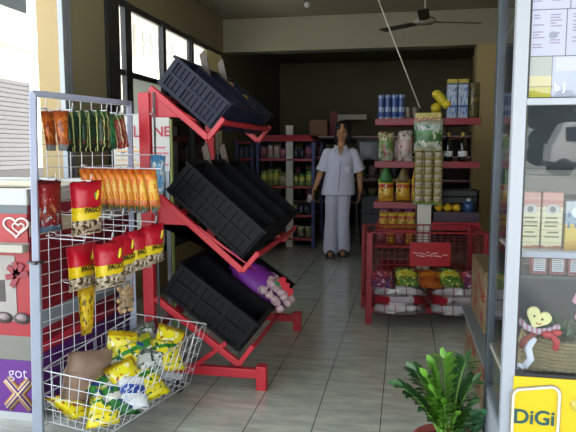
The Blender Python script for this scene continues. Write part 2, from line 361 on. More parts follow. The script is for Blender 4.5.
P_PAG = PRINT('red_yellow_snack_print', [(0, '#c9b8a0'), (.05, '#b8a98c'), (.30, '#f2d419'), (.52, '#c8102e'), (.97, '#8e0b20')], blobs=(('#4a3526', 9, .53, .04, .30), ('#efe6d4', 11, .60, .04, .30)))
P_ORG = PRINT('orange_stick_print', [(0, '#6d747c'), (.10, '#4e6a3c'), (.17, '#c8601e'), (.30, '#f0b030'), (.50, '#f4c650'), (.74, '#f09030'), (.88, '#e0602a')], stripes=('X', 1.6, '#e88a2a', .3), blobs=(('#d85a1a', 5, .62, .1, .8), ('#e9d9a8', 9, .66, .1, .7)))
P_ORG2 = PRINT('plain_orange_print', [(0, '#7d8488'), (.16, '#a8562a'), (.30, '#c8641f'), (.82, '#b4521c')], blobs=(('#8c3c18', 4, .56, .2, .95), ('#e39a4a', 7, .63, .2, .9)))
P_GRN = PRINT('green_striped_print', [(0, '#17241c'), (.15, '#1e3a26'), (.85, '#27543a')], stripes=('X', 3.0, '#c9cf86', .2), blobs=(('#0e1714', 5, .6, 0, .3), ('#a63a26', 8, .68, .2, .8)))
P_GRN2 = PRINT('plain_green_print', [(0, '#1d5a36'), (.2, '#1f7a44'), (.8, '#1a6a3a')], blobs=(('#0f3d22', 5, .58, 0, 1),))
P_RDS = PRINT('red_striped_print', [(0, '#a3161f'), (.2, '#8a2b20'), (.85, '#2d6b3c')], stripes=('X', 3.2, '#d8cba0', .22), blobs=(('#5a1414', 6, .6, 0, .6),))
P_DRD = PRINT('dark_red_picture_print', [(0, '#4a6a86'), (.12, '#7c1f28'), (.45, '#8a1822'), (.9, '#5e1119')], blobs=(('#9db7c8', 6, .6, .05, .5), ('#c98a6a', 8, .62, .2, .6), ('#e0b7a8', 14, .66, .6, .85)))
P_BLU = PRINT('blue_white_print', [(0, '#6ab0e4'), (.3, '#8ccaf4'), (.75, '#5aa4dc')], blobs=(('#e6f0f6', 5, .54, .05, .9), ('#1c4f94', 8, .62, .1, .9)))
P_YEL = PRINT('yellow_nut_print', [(0, '#c29a1a'), (.2, '#e0bc1c'), (.8, '#d8b020')], blobs=(('#6a5a18', 7, .57, .05, .8), ('#b8861a', 4, .6, 0, 1)))
P_YG = PRINT('yellow_green_print', [(0, '#e3d21a'), (.3, '#f0e022'), (.62, '#2f8a34'), (.72, '#f2e43a')], blobs=(('#2a6a2e', 5, .6, .1, .9), ('#f4f4e6', 6, .66, .2, .9)))
P_YG2 = PRINT('green_white_print', [(0, '#2f7a3a'), (.4, '#e6ead8'), (.6, '#3a8a3a'), (.8, '#d6d82a')], blobs=(('#24448a', 5, .6, .1, .9),))
P_YL2 = PRINT('bright_yellow_print', [(0, '#e8d81c'), (.5, '#f2e428'), (.85, '#cfae14')], blobs=(('#a85a1a', 6, .6, .1, .9), ('#f6f2c8', 5, .64, .1, .9)))
P_BW = PRINT('blue_band_print', [(0, '#e8ecf0'), (.35, '#2746a4'), (.6, '#e8ecf0')], blobs=(('#c9d4e6', 5, .6, 0, 1),))
P_SIL = PRINT('clear_silver_print', [(0, '#9aa39a'), (.4, '#c6ccc4'), (.7, '#6f7a70')], blobs=(('#3c4a3e', 5, .58, 0, 1), ('#e9efe9', 7, .62, 0, 1)))

# ================================================================== WIRE SNACK STAND
fA, fB = on_z(39.5, 436), on_z(135, 384); tA, tB = on_z(33, 93, 1.5), on_z(131, 103, 1.5)
GT = (fB - fA).normalized(); GLEN = (fB - fA).length
GU = (tA - fA) / 1.5
GN = Vector((GT.y, -GT.x, 0)).normalized()
def G(s, h, n=0): return fA + GT * s + GU * h + GN * n
GYAW = math.atan2(GT.y, GT.x)
def gm(): # rotation of a pack hanging in the stand: local X along the panel, local -Y along the hook
    return (0, 0, GYAW)
st = thing('snack_display_stand', 'white wire grid stand hung with snack packets, beside the ice cream freezer', 'display stand', tuple(fA))
def gpart(name, mb, mt, bevel=0):
    mb.v = [tuple(Vector(v) - fA) for v in mb.v]; return part(name, mb, mt, st, bevel)
def gbar(a, b, w, mt, name, bevel=.004):
    a = Vector(a); b = Vector(b); d = (b - a); q = d.to_track_quat('Z', 'Y')
    return gpart(name, MB().box((a + b) / 2, (w, w, d.length), rot=q.to_matrix()), mt, bevel)
POSTC = M('#8c93a8', .4, var=.04)
for s in (0, GLEN): gbar(G(s, .02), G(s, 1.5), .03, POSTC, 'post')
gbar(G(-.012, 1.5), G(GLEN + .012, 1.5), .026, POSTC, 'top_rail'); gbar(G(0, .12), G(GLEN, .12), .022, POSTC, 'bottom_rail')
sl = gbar(G(-.008, 0, .004), G(-.008, .76, .004), .042, M('#858d9c', .45), 'adjusting_sleeve')
for k in range(6): gpart('bolt', MB().ball(G(-.008, .12 + k * .115, .026), .0045, 8, 5), DARKF)
gpart('sleeve_collar', MB().box(G(-.008, .76, .004), (.05, .05, .012), rot=(0, 0, GYAW)), DARKF)
wm = MB()
for k in range(1, 9): wm.tube([G(GLEN * k / 9, .12), G(GLEN * k / 9, 1.49)], .0019, 5)
for k in range(1, 27): wm.tube([G(0, .12 + k * .0525), G(GLEN, .12 + k * .0525)], .0019, 5)
gpart('wire_mesh', wm, WIRE)
for s in (GLEN,):
    gpart('foot', MB().box(G(s, .085, .15), (.03, .30, .03), rot=(0, 0, GYAW)), POSTC if s < .1 else WHITE, .003)
    c = G(s, .03, .28)
    gpart('caster', MB().lathe([(.012, -.014), (.03, -.014), (.032, 0), (.03, .014), (.012, .014)], 16, mat=Matrix.Translation((c.x, c.y, .032)) @ Matrix.Rotation(GYAW, 4, 'Z') @ Matrix.Rotation(math.pi / 2, 4, 'Y')).box((c.x, c.y, .06), (.03, .04, .025)), BLACK)
def hook(s, h, ln):
    m = MB().tube([G(s, h + .012), G(s, h, .006), G(s, h, ln), G(s, h + .03, ln + .006)], .0026, 6)
    m.tube([G(s - .02, h + .012, .003), G(s + .02, h + .012, .003)], .0026, 6)
    gpart('hook', m, WIRE)
def hang(me_body, mat_, s, h, ns, name, labels, cat, group=None, extra=None, yaw=0, lean=0):
    """packs strung along one hook; each is its own object"""
    for i, n in enumerate(ns):
        p = G(s, h - .004, n)
        rot = (R(random.uniform(-3, 3)), R(lean + random.uniform(-3, 3)), GYAW + R(yaw + random.uniform(-5, 5)))
        o = thing(name, labels[i], cat, tuple(p), rot, group)
        link('pack_body', me_body, o)
        if extra: extra(o)
def mesh_of(mb, mt, name='pack_body'): return mb.mesh(name, mt)
SEALM = M('#b9bcc0', .3)
# top row
hook(.055, 1.425, .17); hook(.16, 1.425, .27); hook(.31, 1.425, .2); hook(.40, 1.425, .16); hook(.58, 1.435, .2)
hang(mesh_of(pillow(.088, .175, .03, .62, seed=1), P_ORG2), P_ORG2, .055, 1.425, (.03, .105), 'orange_snack_packet', ['orange tapering snack packet touching the grid at the corner post', 'orange tapering snack packet at the free end of the corner hook'], 'snack packet', 'orange packets on the top row')
hang(mesh_of(pillow(.10, .18, .028, .95, seed=2), P_GRN), P_GRN, .16, 1.425, (.07, .115, .16, .205, .25), 'green_striped_snack_packet', ['dark green striped snack packet, %s out from the grid on its hook' % ORD[i] for i in range(5)], 'snack packet', 'green striped packets on the top row')
hang(mesh_of(pillow(.09, .17, .028, .95, seed=3), P_GRN2), P_GRN2, .31, 1.425, (.10, .145), 'green_snack_packet', ['plain green snack packet just behind the dark striped packets', 'plain green snack packet next to the red striped packets'], 'snack packet', 'plain green packets on the top row')
hang(mesh_of(pillow(.085, .165, .028, .95, seed=4), P_RDS), P_RDS, .40, 1.425, (.04, .085, .13), 'red_striped_snack_packet', ['red striped snack packet on the top row, %s out from the grid' % ORD[i] for i in range(3)], 'snack packet', 'red striped packets on the top row', lean=-7)
# second row
def pag_extra(o, k=1):
    text('lettering', 'PAGO', .032, M('#1c1712', .5), o, (.0, -.0335, -.123 * k), (R(94), 0, 0), bold=.0008)
    e = MB().ball((.036, -.028, -.058 * k), (.009, .005, .024), 10, 7, rot=(0, R(18), 0)); link('yellow_emblem', e.mesh('yellow_emblem', M('#d8c21c', .4)), o)
    e = MB().ball((.027, -.027, -.063 * k), (.006, .004, .022), 8, 6, rot=(0, R(-12), 0)); link('green_emblem', e.mesh('green_emblem', M('#5d8a2a', .4)), o)
def pag_small(o): pag_extra(o, .83)
PAGS = mesh_of(pillow(.185, .195, .06, .97, seed=15), P_PAG)
PAGB = mesh_of(pillow(.19, .235, .06, .97, seed=5), P_PAG)
hook(.085, 1.115, .24); hook(.02, 1.12, .1); hook(.30, 1.165, .46); hook(.58, 1.225, .26)
hang(PAGB, P_PAG, .085, 1.115, (.215,), 'printed_snack_bag', ['red and yellow snack bag hanging alone below the orange stick packets'], 'snack bag', extra=pag_extra)
hang(mesh_of(pillow(.13, .23, .035, .97, seed=6), P_DRD), P_DRD, .035, 1.12, (.05,), 'dark_red_picture_packet', ['dark red picture packet hanging next to the stand\'s corner post'], 'snack packet')
hang(mesh_of(pillow(.085, .205, .045, .62, seed=7), P_ORG), P_ORG, .30, 1.165, [.02 + .041 * i for i in range(10)], 'orange_stick_packet', ['long orange and yellow snack packet, %s out from the grid on the full hook' % ORD[i] for i in range(10)], 'snack packet', 'long orange packets on the second row', yaw=-14, lean=-9)
hang(mesh_of(pillow(.13, .19, .035, .97, seed=8), P_BLU), P_BLU, .58, 1.225, (.235,), 'blue_snack_packet', ['light blue and white packet hanging behind the long orange packets'], 'snack packet')
# third row and empty hooks
for s, ln in ((.14, .30), (.22, .30), (.38, .26), (.50, .24)): hook(s, .955, ln)
for s, h, nn, lab in ((.075, .855, .19, 'wide red and yellow snack bag, lowest of the slanting row of five'), (.11, .865, .31, 'red and yellow snack bag, second up the slanting row of five'), (.27, .875, .25, 'red and yellow snack bag in the middle of the slanting row of five'),
                      (.38, .885, .25, 'red and yellow snack bag, fourth up the slanting row of five'), (.46, .90, .28, 'red and yellow snack bag, topmost of the slanting row beside the red rack')):
    hook(s, h, nn + .02); hang(PAGS, P_PAG, s, h - .015, (nn,), 'printed_snack_bag', [lab], 'snack bag', 'snack bags in the slanting row', extra=pag_small)
for s, ln in ((.30, .17), (.42, .2), (.52, .22)): hook(s, .665, ln)
hook(.155, .64, .16)
hang(mesh_of(pillow(.12, .225, .04, .6, seed=9), P_YEL), P_YEL, .155, .64, (.14,), 'yellow_snack_packet', ['single yellow tapering snack packet hanging over the wire basket'], 'snack packet')
pn = thing('peanut_bag', 'clear bag of pale nuts hanging at the far post above the basket', 'snack bag', tuple(G(.42, .655, .14)), (0, 0, GYAW))
rn = random.Random(3); nb2 = MB()
for k in range(55): nb2.ball((rn.uniform(-.04, .04), rn.uniform(-.018, .018), rn.uniform(-.2, -.08)), (.013, .011, .009), 8, 5, rot=(rn.random() * 3, rn.random() * 3, 0))
o = part('nuts', nb2, M('#b8986a', .6), pn); o['kind'] = 'stuff'
part('clear_wrapper', pillow(.11, .215, .055, .95, seed=10), GLASS('plastic_film', '#f2f2f0', .12, 1.5), pn); part('header_card', MB().ab((-.055, -.003, -.05), (.055, .003, 0)), M('#b9b6c0', .5), pn)
# basket at the bottom
bk = thing('wire_basket', 'white wire basket of yellow and green packets hooked low on the grid stand', 'basket', tuple(G(0, .06)))
def BQ(s, n, top):   # point on the basket: s 0..1 along the panel, n 0..1 out from it, top 0..1
    zt = (.29 + .085 * s) * top + .065 * (1 - top) ; nn = (.02 + .44 * n) * top + (.03 + .33 * n) * (1 - top)
    return G(GLEN * (s * (1.0 if top else .96) + (0 if top else .02)), zt, nn) - G(0, .06)
def blerp(a, b, t): return a.lerp(b, t)
def face_wires(c0, c1, c2, c3, nu, nv):   # bottom c0-c1, top c3-c2
    m = MB()
    for i in range(nu + 1): t = i / nu; m.tube([blerp(c0, c1, t), blerp(c3, c2, t)], .0017, 5)
    for j in range(nv + 1): t = j / nv; m.tube([blerp(c0, c3, t), blerp(c1, c2, t)], .0017, 5)
    return m
def wireface(name, cs, nu, nv): part(name, face_wires(*cs, nu, nv), WIRE, bk)
b00, b10, b11, b01 = BQ(0, 0, 0), BQ(1, 0, 0), BQ(1, 1, 0), BQ(0, 1, 0); t00, t10, t11, t01 = BQ(0, 0, 1), BQ(1, 0, 1), BQ(1, 1, 1), BQ(0, 1, 1)
wireface('front_mesh', (b01, b11, t11, t01), 12, 4); wireface('end_mesh', (b00, b01, t01, t00), 8, 4); wireface('end_mesh', (b10, b11, t11, t10), 8, 4)
wireface('back_mesh', (b00, b10, t10, t00), 12, 4); wireface('floor_mesh', (b00, b10, b11, b01), 12, 8)
part('rim', MB().tube([t00, t01, t11, t10], .0034, 8, closed=True).tube([b00, b01, b11, b10], .003, 8, closed=True), WIRE, bk)
LAY = [  # s, n, height, tilt x, tilt y, yaw, shape, label
    (.10, .30, .105, 75, 10, 30, P_YL2, 'yellow packet lying at the post end of the wire basket'),
    (.16, .75, .10, 70, -8, -20, P_YG, 'yellow and green packet at the basket corner closest to the shop front'),
    (.27, .80, .12, 66, 12, 15, P_YG2, 'green and white packet against the basket wires, beside the blue and white packet'),
    (.30, .55, .14, 60, -12, 40, P_YG2, 'green and pale packet lying in front of the brown paper bag'),
    (.36, .88, .14, 60, 6, -10, P_BW, 'blue and white packet pressed into the long wire side of the basket'),
    (.42, .70, .175, 50, -14, 10, P_YL2, 'bright yellow packet lying on top, in the middle of the basket'),
    (.52, .45, .19, 55, 20, -25, P_YG2, 'green banded packet under the upright yellow packet'),
    (.60, .30, .25, 12, 14, 8, P_YL2, 'yellow packet standing upright at the grid side of the basket'),
    (.62, .50, .22, 35, -10, 20, P_YG, 'yellow and green packet leaning on the upright yellow one'),
    (.64, .78, .20, 55, 14, -20, P_SIL, 'silvery clear packet in the basket below the red rack'),
    (.74, .60, .23, 45, -8, 30, P_YG2, 'green and white packet sticking up behind the silvery packet'),
    (.80, .85, .22, 52, 10, 10, P_YG, 'yellow and green packet against the far wire corner'),
    (.90, .72, .25, 45, 22, -15, P_YL2, 'brown and yellow packet heaped highest at the far end of the basket'),
    (.90, .35, .24, 30, -12, 12, P_SIL, 'greyish clear packet at the far back corner of the basket'),
    (.50, .92, .15, 62, -8, 10, P_YG, 'yellow packet low behind the front wires, halfway along the basket')]
for i, (s, n, z, a, b, c, mt, lab) in enumerate(LAY):
    m = pillow(.15, .19, .055, .95, seed=30 + i); m.v = [(x, y, q + .095) for x, y, q in m.v]
    p = G(GLEN * s, 0, .03 + .36 * n * .93); 
    solo('snack_packet', m, mt, lab, 'snack packet', (p.x, p.y, z + .03), (R(-a), R(b), GYAW * .5 + R(c)), 'packets in the wire basket')
pb = thing('brown_paper_bag', 'crumpled brown paper bag leaning in the corner of the wire basket', 'paper bag', tuple(G(.14, .11, .10)), (R(8), R(14), GYAW))
pg = pillow(.30, .27, .12, .85, seed=77, nx=10, nz=12, wob=.03, teeth=False); pg.v = [(x, y, z + .24) for x, y, z in pg.v]
part('bag', pg, M('#846c5c', .7, var=.15, bump=.3), pb); text('lettering', '1k', .03, M('#c8c0bc', .5), pb, (.02, -.064, .13), (R(90), 0, 0))

# ================================================================== ICE CREAM FREEZER
FX0, FX1, FY0, FY1 = -2.95, -1.652, 2.40, 3.45
fz = thing('ice_cream_freezer', 'white ice cream chest freezer with a heart sign and red and purple pictures', 'freezer', (FX0, FY0, 0))
def fp(name, a, b, mt, bevel=0, par=None): return part(name, MB().ab((a[0] - FX0, a[1] - FY0, a[2]), (b[0] - FX0, b[1] - FY0, b[2])), mt, par or fz, bevel)
FW = M('#a4a7a8', .4, var=.04)
fp('body', (FX0, FY0, .06), (FX1, FY1, 1.0), FW, .01); fp('plinth', (FX0 + .03, FY0 + .03, 0), (FX1 - .03, FY1 - .03, .06), GREYM)
rim = MB()
for a, b in (((FX0, FY0), (FX1, FY0 + .07)), ((FX0, FY1 - .07), (FX1, FY1)), ((FX0, FY0 + .07), (FX0 + .07, FY1 - .07)), ((FX1 - .07, FY0 + .07), (FX1, FY1 - .07))): rim.ab((a[0] - FX0, a[1] - FY0, 1.0), (b[0] - FX0, b[1] - FY0, 1.075))
part('rim', rim, FW, fz, .006)
fp('glass_lid', (FX0 + .07, FY0 + .07, 1.035), (FX1 - .07, FY0 + .55, 1.045), M('#9c9884', .35)); fp('glass_lid', (FX0 + .07, FY0 + .5, 1.05), (FX1 - .07, FY1 - .07, 1.06), M('#9c9884', .35))
fy = FY0 - .004
fp('dark_strip', (FX0, fy, .965), (FX1, FY0, 1.0), M('#46535a', .25))
lp = fp('logo_panel', (FX0, fy - .004, .835), (FX1, FY0, .965), M('#901822', .35))
def heart(sc): return [(sc * 16 * math.sin(t) ** 3 / 17, 0, sc * (13 * math.cos(t) - 5 * math.cos(2 * t) - 2 * math.cos(3 * t) - math.cos(4 * t)) / 17) for t in [2 * math.pi * k / 40 for k in range(40)]]
for hx, w in ((-1.705, .005),):
    h1 = MB(); pts = [(hx - FX0 + x * 1.25, fy - .008 - FY0, .91 + z) for x, y, z in heart(.052)]
    h1.tube(pts, w, 6, True); h1.tube([(hx + .012 - FX0 + x * 1.2, fy - .008 - FY0, .904 + z) for x, y, z in heart(.026)], w * .8, 6, True)
    link('heart_emblem', h1.mesh('heart_emblem', M('#c8bcb8', .4)), lp)
fp('price_ledge', (FX0, FY0 - .05, .795), (FX1, FY0, .83), M('#98958a', .5), .004)
fp('picture_panel', (FX0, fy, .40), (FX1, FY0, .795), M('#8e1c28', .4))
fp('white_picture', (-2.4, fy - .003, .47), (-1.725, FY0, .775), M('#8c8884', .5)); fp('dark_cup_picture', (-1.90, fy - .005, .56), (-1.78, FY0, .66), M('#3a3436', .5))
lf = MB()
for a in (10, 60, 100, 140, 190, 240): lf.box((-1.715 - FX0 + .03 * math.cos(R(a)), fy - .006 - FY0, .685 + .034 * math.sin(R(a))), (.055, .004, .026), rot=(0, -R(a), 0))
part('leaf_picture', lf, M('#7c2430', .5), fz)
fp('grey_band', (FX0, fy, .27), (FX1, FY0, .40), M('#6c6b64', .5))
for k, x in enumerate((-1.79, -1.70, -1.88)):
    d = MB().lathe([(.0, -.003), (.042, -.003), (.044, 0), (.0, .003)], 20, mat=Matrix.Translation((x - FX0, fy - .005 - FY0, .485)) @ Matrix.Rotation(math.pi / 2, 4, 'X') @ Matrix.Diagonal((1, .62, 1, 1)))
    part('ice_cream_picture', d, M('#4a3e3e', .5), fz); d = MB().lathe([(0, -.003), (.026, -.003), (.027, 0), (0, .003)], 18, mat=Matrix.Translation((x - FX0, fy - .0085 - FY0, .49)) @ Matrix.Rotation(math.pi / 2, 4, 'X') @ Matrix.Diagonal((1, .6, 1, 1)))
    part('ice_cream_picture', d, M('#86787a', .5), fz)
pp = fp('purple_panel', (FX0, fy - .003, .035), (FX1, FY0, .285), M('#541a74', .4)); fp('white_skirting', (FX0, fy - .006, .0), (FX1, FY0, .035), FW)
text('lettering', 'got', .075, M('#b8a8c8', .4), pp, (-1.735 - FX0, fy - .006 - FY0, .225))
xg = MB(); xc = (-1.735 - FX0, .125)
def xbars(wid, y, mt):
    m = MB()
    for sg in (1, -1): m.tube([(xc[0] - .062, y, xc[1] - .068 * sg), (xc[0] + .062, y, xc[1] + .068 * sg)], wid, 8)
    for sg in (1, -1):
        m.tube([(xc[0] - .062, y, xc[1] - .068 * sg), (xc[0] - .0621, y, xc[1] - .0681 * sg)], wid, 8)
    m.v = [(v[0], y + (v[1] - y) * .08, v[2]) for v in m.v]
    return part('lettering_stroke', m, mt, pp)
xbars(.026, fy - .005 - FY0, M('#a8682a', .4)); xbars(.019, fy - .008 - FY0, M('#c0ae78', .4)); xbars(.012, fy - .011 - FY0, M('#541a74', .4)); xbars(.004, fy - .014 - FY0, M('#c0ae78', .4))
# the long side towards the grid: red with lettering
sdp = fp('side_panel', (FX1, FY0, .30), (FX1 + .004, FY1, 1.0), M('#7a1220', .35)); fp('purple_side', (FX1, FY0, .035), (FX1 + .005, FY1, .30), M('#5a1f78', .4))
fp('pale_side_band', (FX1, FY0, .86), (FX1 + .006, FY1, .93), M('#b9b49a', .5)); fp('photo_side_band', (FX1, FY0, .42), (FX1 + .006, FY1, .50), M('#7d8890', .5)); fp('red_stripe', (FX1, FY0, .31), (FX1 + .006, FY1, .35), M('#b8283a', .4))
text('lettering', 'OIPS', .085, M('#98781e', .5), sdp, (FX1 + .005 - FX0, .50, .66), (math.pi / 2, 0, math.pi / 2)); text('lettering', 'XBar', .075, M('#a894a0', .5), sdp, (FX1 + .005 - FX0, .56, .575), (math.pi / 2, 0, math.pi / 2))

# poster board on the low wall below the windows
pz = thing('poster_board', 'white poster with red letters standing between the freezer and the red rack', 'poster', (-1.60, 3.52, 0))
sheet = part('sheet', MB().ab((-.20, 0, 1.12), (.175, .012, 1.47)), M('#b4b4b0', .6), pz)
for lx in (-.17, .15): part('leg', MB().ab((lx - .012, .012, 0), (lx + .012, .03, 1.45)), GREYM, pz)
text('lettering', 'NE', .085, M('#a01a34', .5), sheet, (.125, -.002, 1.36), bold=.002); text('lettering', 'A L', .10, M('#a02a48', .5), sheet, (-.09, -.002, 1.36), bold=.001)
pr = MB()
for k in range(5): pr.ab((-.18, -.002, 1.155 + k * .028), (-.03 - .02 * (k % 3), .0, 1.163 + k * .028))
link('small_print', pr.mesh('small_print', M('#c8983a', .6)), sheet); pr = MB()
for k in range(4): pr.ab((.06, -.002, 1.155 + k * .035), (.165 - .02 * (k % 2), .0, 1.165 + k * .035))
link('small_print', pr.mesh('small_print', M('#b85a6a', .6)), sheet)
solo('green_stripe_banner', MB().ab((-.01, -.02, 0), (.01, .02, 1.46)), PRINT('green_banner', [(0, '#8fae3a'), (.5, '#a9c050')], 'Z', stripes=('Y', 2, '#d5dcb0', .35)), 'narrow green banner standing on edge beside the white poster', 'banner', (-1.60, 3.95, 0), (0, 0, -math.pi / 2))

# ================================================================== RED PRODUCE RACK WITH BLACK CRATES
Y0, Y1 = 2.955, 4.02
rk = thing('produce_rack', 'red steel three tier rack holding slanted black crates', 'rack', (-1.3, Y0, 0))
O3 = Vector((-1.3, Y0, 0))
def rp_(name, mb, mt=RED, bevel=.004): mb.v = [tuple(Vector(v) - O3) for v in mb.v]; return part(name, mb, mt, rk, bevel)
TIERS = [(-1.271, 1.579, -.983, 1.337, .38), (-1.235, 1.02, -.808, .656, .545), (-1.271, .476, -.834, .156, .53)]
for y in (Y0, Y1):
    rp_('upright', MB().box((-1.328, y, .772), (.06, .04, 1.545))); rp_('upright_edge', MB().box((-1.268, y - .022, .785), (.012, .006, 1.52)), DARKF)
    rp_('base_beam', MB().box((-1.02, y, .085), (.66, .04, .05))); rp_('foot', MB().box((-.712, y, .065), (.055, .055, .13)))
    rp_('foot', MB().box((-1.31, y, .02), (.09, .06, .04)))
    for ax, az, vx, vz, ln in TIERS:
        a = Vector((ax - .005, y, az - .004)); b = Vector((vx, y, vz - .006)); d = (b - a).normalized(); nrm = Vector((-d.z, 0, d.x))
        ang = math.atan2(-d.z, d.x)
        rp_('slanted_arm', MB().box((a + b) / 2 - nrm * .018, ((b - a).length + .02, .03, .034), rot=(0, ang, 0)))
        rp_('end_stop', MB().box(b + nrm * .045 + d * .012, (.026, .03, .135), rot=(0, ang, 0)))
    for ax, az, vx, vz, ln in TIERS[:2]:
        w = .30 if ln < .4 else .44
        poly = [(-1.30, az - .012), (-1.30, az - .16), (ax + .18, az - .165), (ax + w * .78, az - w * .82 * .84 + .02)]
        rp_('gusset', MB().prism(poly, .012, Matrix.Translation((0, y, 0))))
    rp_('brace', MB().box((-1.0, y, .165), (.24, .022, .026), rot=(0, R(-38), 0)))
for ax, az, vx, vz, ln in TIERS:
    d = Vector((vx - ax, 0, vz - az)).normalized(); nrm = Vector((-d.z, 0, d.x)); b = Vector((vx, 0, vz))
    c = b + d * .02 + nrm * .085
    rp_('front_rail', MB().box((c.x, (Y0 + Y1) / 2, c.z), (.022, Y1 - Y0, .028), rot=(0, math.atan2(-d.z, d.x), 0)))
    c = b - d * ln * .8 - nrm * .02; rp_('cross_rail', MB().box((c.x, (Y0 + Y1) / 2, c.z), (.03, Y1 - Y0, .02), rot=(0, math.atan2(-d.z, d.x), 0)), REDD)
rp_('cross_rail', MB().box((-1.31, (Y0 + Y1) / 2, .3), (.04, Y1 - Y0, .04)), REDD)
def crate(Lx, W, H):
    m = MB(); t = .008
    m.ab((0, 0, 0), (Lx, W, .006))
    for k in range(9): x = Lx * (k + .5) / 9; m.ab((x - .006, .01, .006), (x + .006, W - .01, .014))
    for y in (0, W - t): m.ab((0, y, 0), (Lx, y + t, H))
    for x in (0, Lx - t): m.ab((x, 0, 0), (x + t, W, H))
    for y, s in ((0, -1), (W, 1)):                   # long side ribs, waist band and rim
        for k in range(13): x = .008 + (Lx - .016) * k / 12; m.ab((x - .004, y, .006), (x + .004, y + s * .009, H - .01))
        for k in range(4): x = .012 + (Lx - .024) * k / 3; m.ab((x - .01, y, 0), (x + .01, y + s * .013, H))
        m.ab((0, y, H * .46), (Lx, y + s * .011, H * .54)); m.ab((-.012, y - .004, H - .014), (Lx + .012, y + s * .018, H)); m.ab((0, y, 0), (Lx, y + s * .013, .018))
    for x, s in ((0, -1), (Lx, 1)):
        for k in range(9): y = .006 + (W - .012) * k / 8; m.ab((x, y - .004, .006), (x + s * .009, y + .004, H - .01))
        m.ab((x, -.012, H - .014), (x + s * .018, W + .012, H)); m.ab((x, 0, 0), (x + s * .013, W, .018)); m.ab((x, W * .3, H * .62), (x + s * .012, W * .7, H * .68))
    return m
CRB = M('#090a0e', .5, var=.2, scale=5, spec=.16); CRN = M('#10162a', .45, var=.15, scale=5, spec=.22)
tn = ['top', 'middle', 'bottom']; pos = ['at the shop front end', 'in the middle', 'at the inner end']
CRT = {}
for ti, (ax, az, vx, vz, ln) in enumerate(TIERS):
    ang = math.atan2(az - vz, vx - ax); H = .195 if ti else .17
    W = (Y1 - Y0 - .05) / 3 - .038
    me = crate(ln - .02, W, H).mesh('produce_crate', CRN if ti == 0 else CRB)
    for k in range(3):
        y = Y0 + .035 + k * (W + .038)
        o = link('produce_crate', me, None, (ax + .006, y, az + .014), (0, ang, 0))
        tag(o, '%s crate on the %s rack tier, %s' % ('navy black' if ti == 0 else 'black', tn[ti], pos[k]), 'crate', 'crates on the red rack')
        CRT[ti, k] = (o, W, H, ang)
def in_crate(ti, k, lx, ly, lz):
    o, W, H, ang = CRT[ti, k]; return o.matrix_basis @ Vector((lx, ly * W, lz))
WOODB = PRINT('brown_card_print', [(0, '#8a4e20'), (.35, '#5a3e20'), (.6, '#463420')])
for n_, (ti, k, lab) in enumerate(((0, 0, 'brown card strip stuck up between the first two top crates'), (0, 1, 'brown card strip stuck up between the inner two top crates'), (1, 0, 'brown card strip rising between the first two middle tier crates'), (1, 1, 'brown card strip rising between the inner two middle tier crates'))):
    o, W, H, ang = CRT[ti, k]; p = o.matrix_basis @ Vector((.12 if ti else .17, W + .019, H * .42))
    b = MB(); b.add([(.0, -.006, -.07), (.04, -.006, -.07), (.04, .006, -.07), (.0, .006, -.07), (-.035, -.006, .25), (.0, -.006, .275), (.0, .006, .275), (-.035, .006, .25)], [(0, 3, 2, 1), (4, 5, 6, 7), (0, 1, 5, 4), (1, 2, 6, 5), (2, 3, 7, 6), (3, 0, 4, 7)])
    solo('card_strip', b, WOODB, lab, 'card strip', tuple(p), (0, R(-6), 0), 'card strips between the crates')
# loose vegetables
def veg(kind, ti, k, lx, ly, lz, lab, col, r, grp):
    rr = random.Random(int(lx * 1000) + k); m = MB().ball((0, 0, 0), r, 14, 9)
    m.v = [(x * rr.uniform(.95, 1.05), y * rr.uniform(.95, 1.05), z * rr.uniform(.95, 1.05)) for x, y, z in m.v]
    t = thing(kind, lab, 'vegetable', tuple(in_crate(ti, k, lx, ly, lz)), (rr.uniform(-1, 1), rr.uniform(-1, 1), rr.uniform(-3, 3)), grp)
    part('flesh', m, M(col, .5, var=.2, scale=30), t); part('stalk', MB().tube([(0, 0, r[2] * .8), (.004, 0, r[2] * 1.25)], .006, 6), M('#6a5a38', .8), t)
veg('tan_root', 0, 2, .05, .5, .13, 'pale tan root in the innermost top crate, highest up the slope', '#a8855c', (.05, .03, .028), 'roots in the top crate')
veg('tan_root', 0, 2, .12, .35, .12, 'pale tan root in the innermost top crate, touching the yellow fruit', '#9c7a54', (.045, .03, .03), 'roots in the top crate')
veg('yellow_fruit', 0, 2, .19, .45, .125, 'yellow fruit among the roots in the innermost top crate', '#c9b53a', (.05, .034, .034), None)
veg('tan_root', 0, 2, .27, .5, .12, 'brown root in the innermost top crate, lowest down the slope', '#7a5a3e', (.05, .034, .03), 'roots in the top crate')
veg('brown_root', 1, 2, .40, .45, .09, 'brownish root in the innermost middle tier crate', '#8a5a3a', (.07, .04, .036), None)
veg('pale_root', 1, 2, .46, .7, .08, 'small pale root at the low end of the innermost middle crate', '#b9a48c', (.05, .028, .026), None)
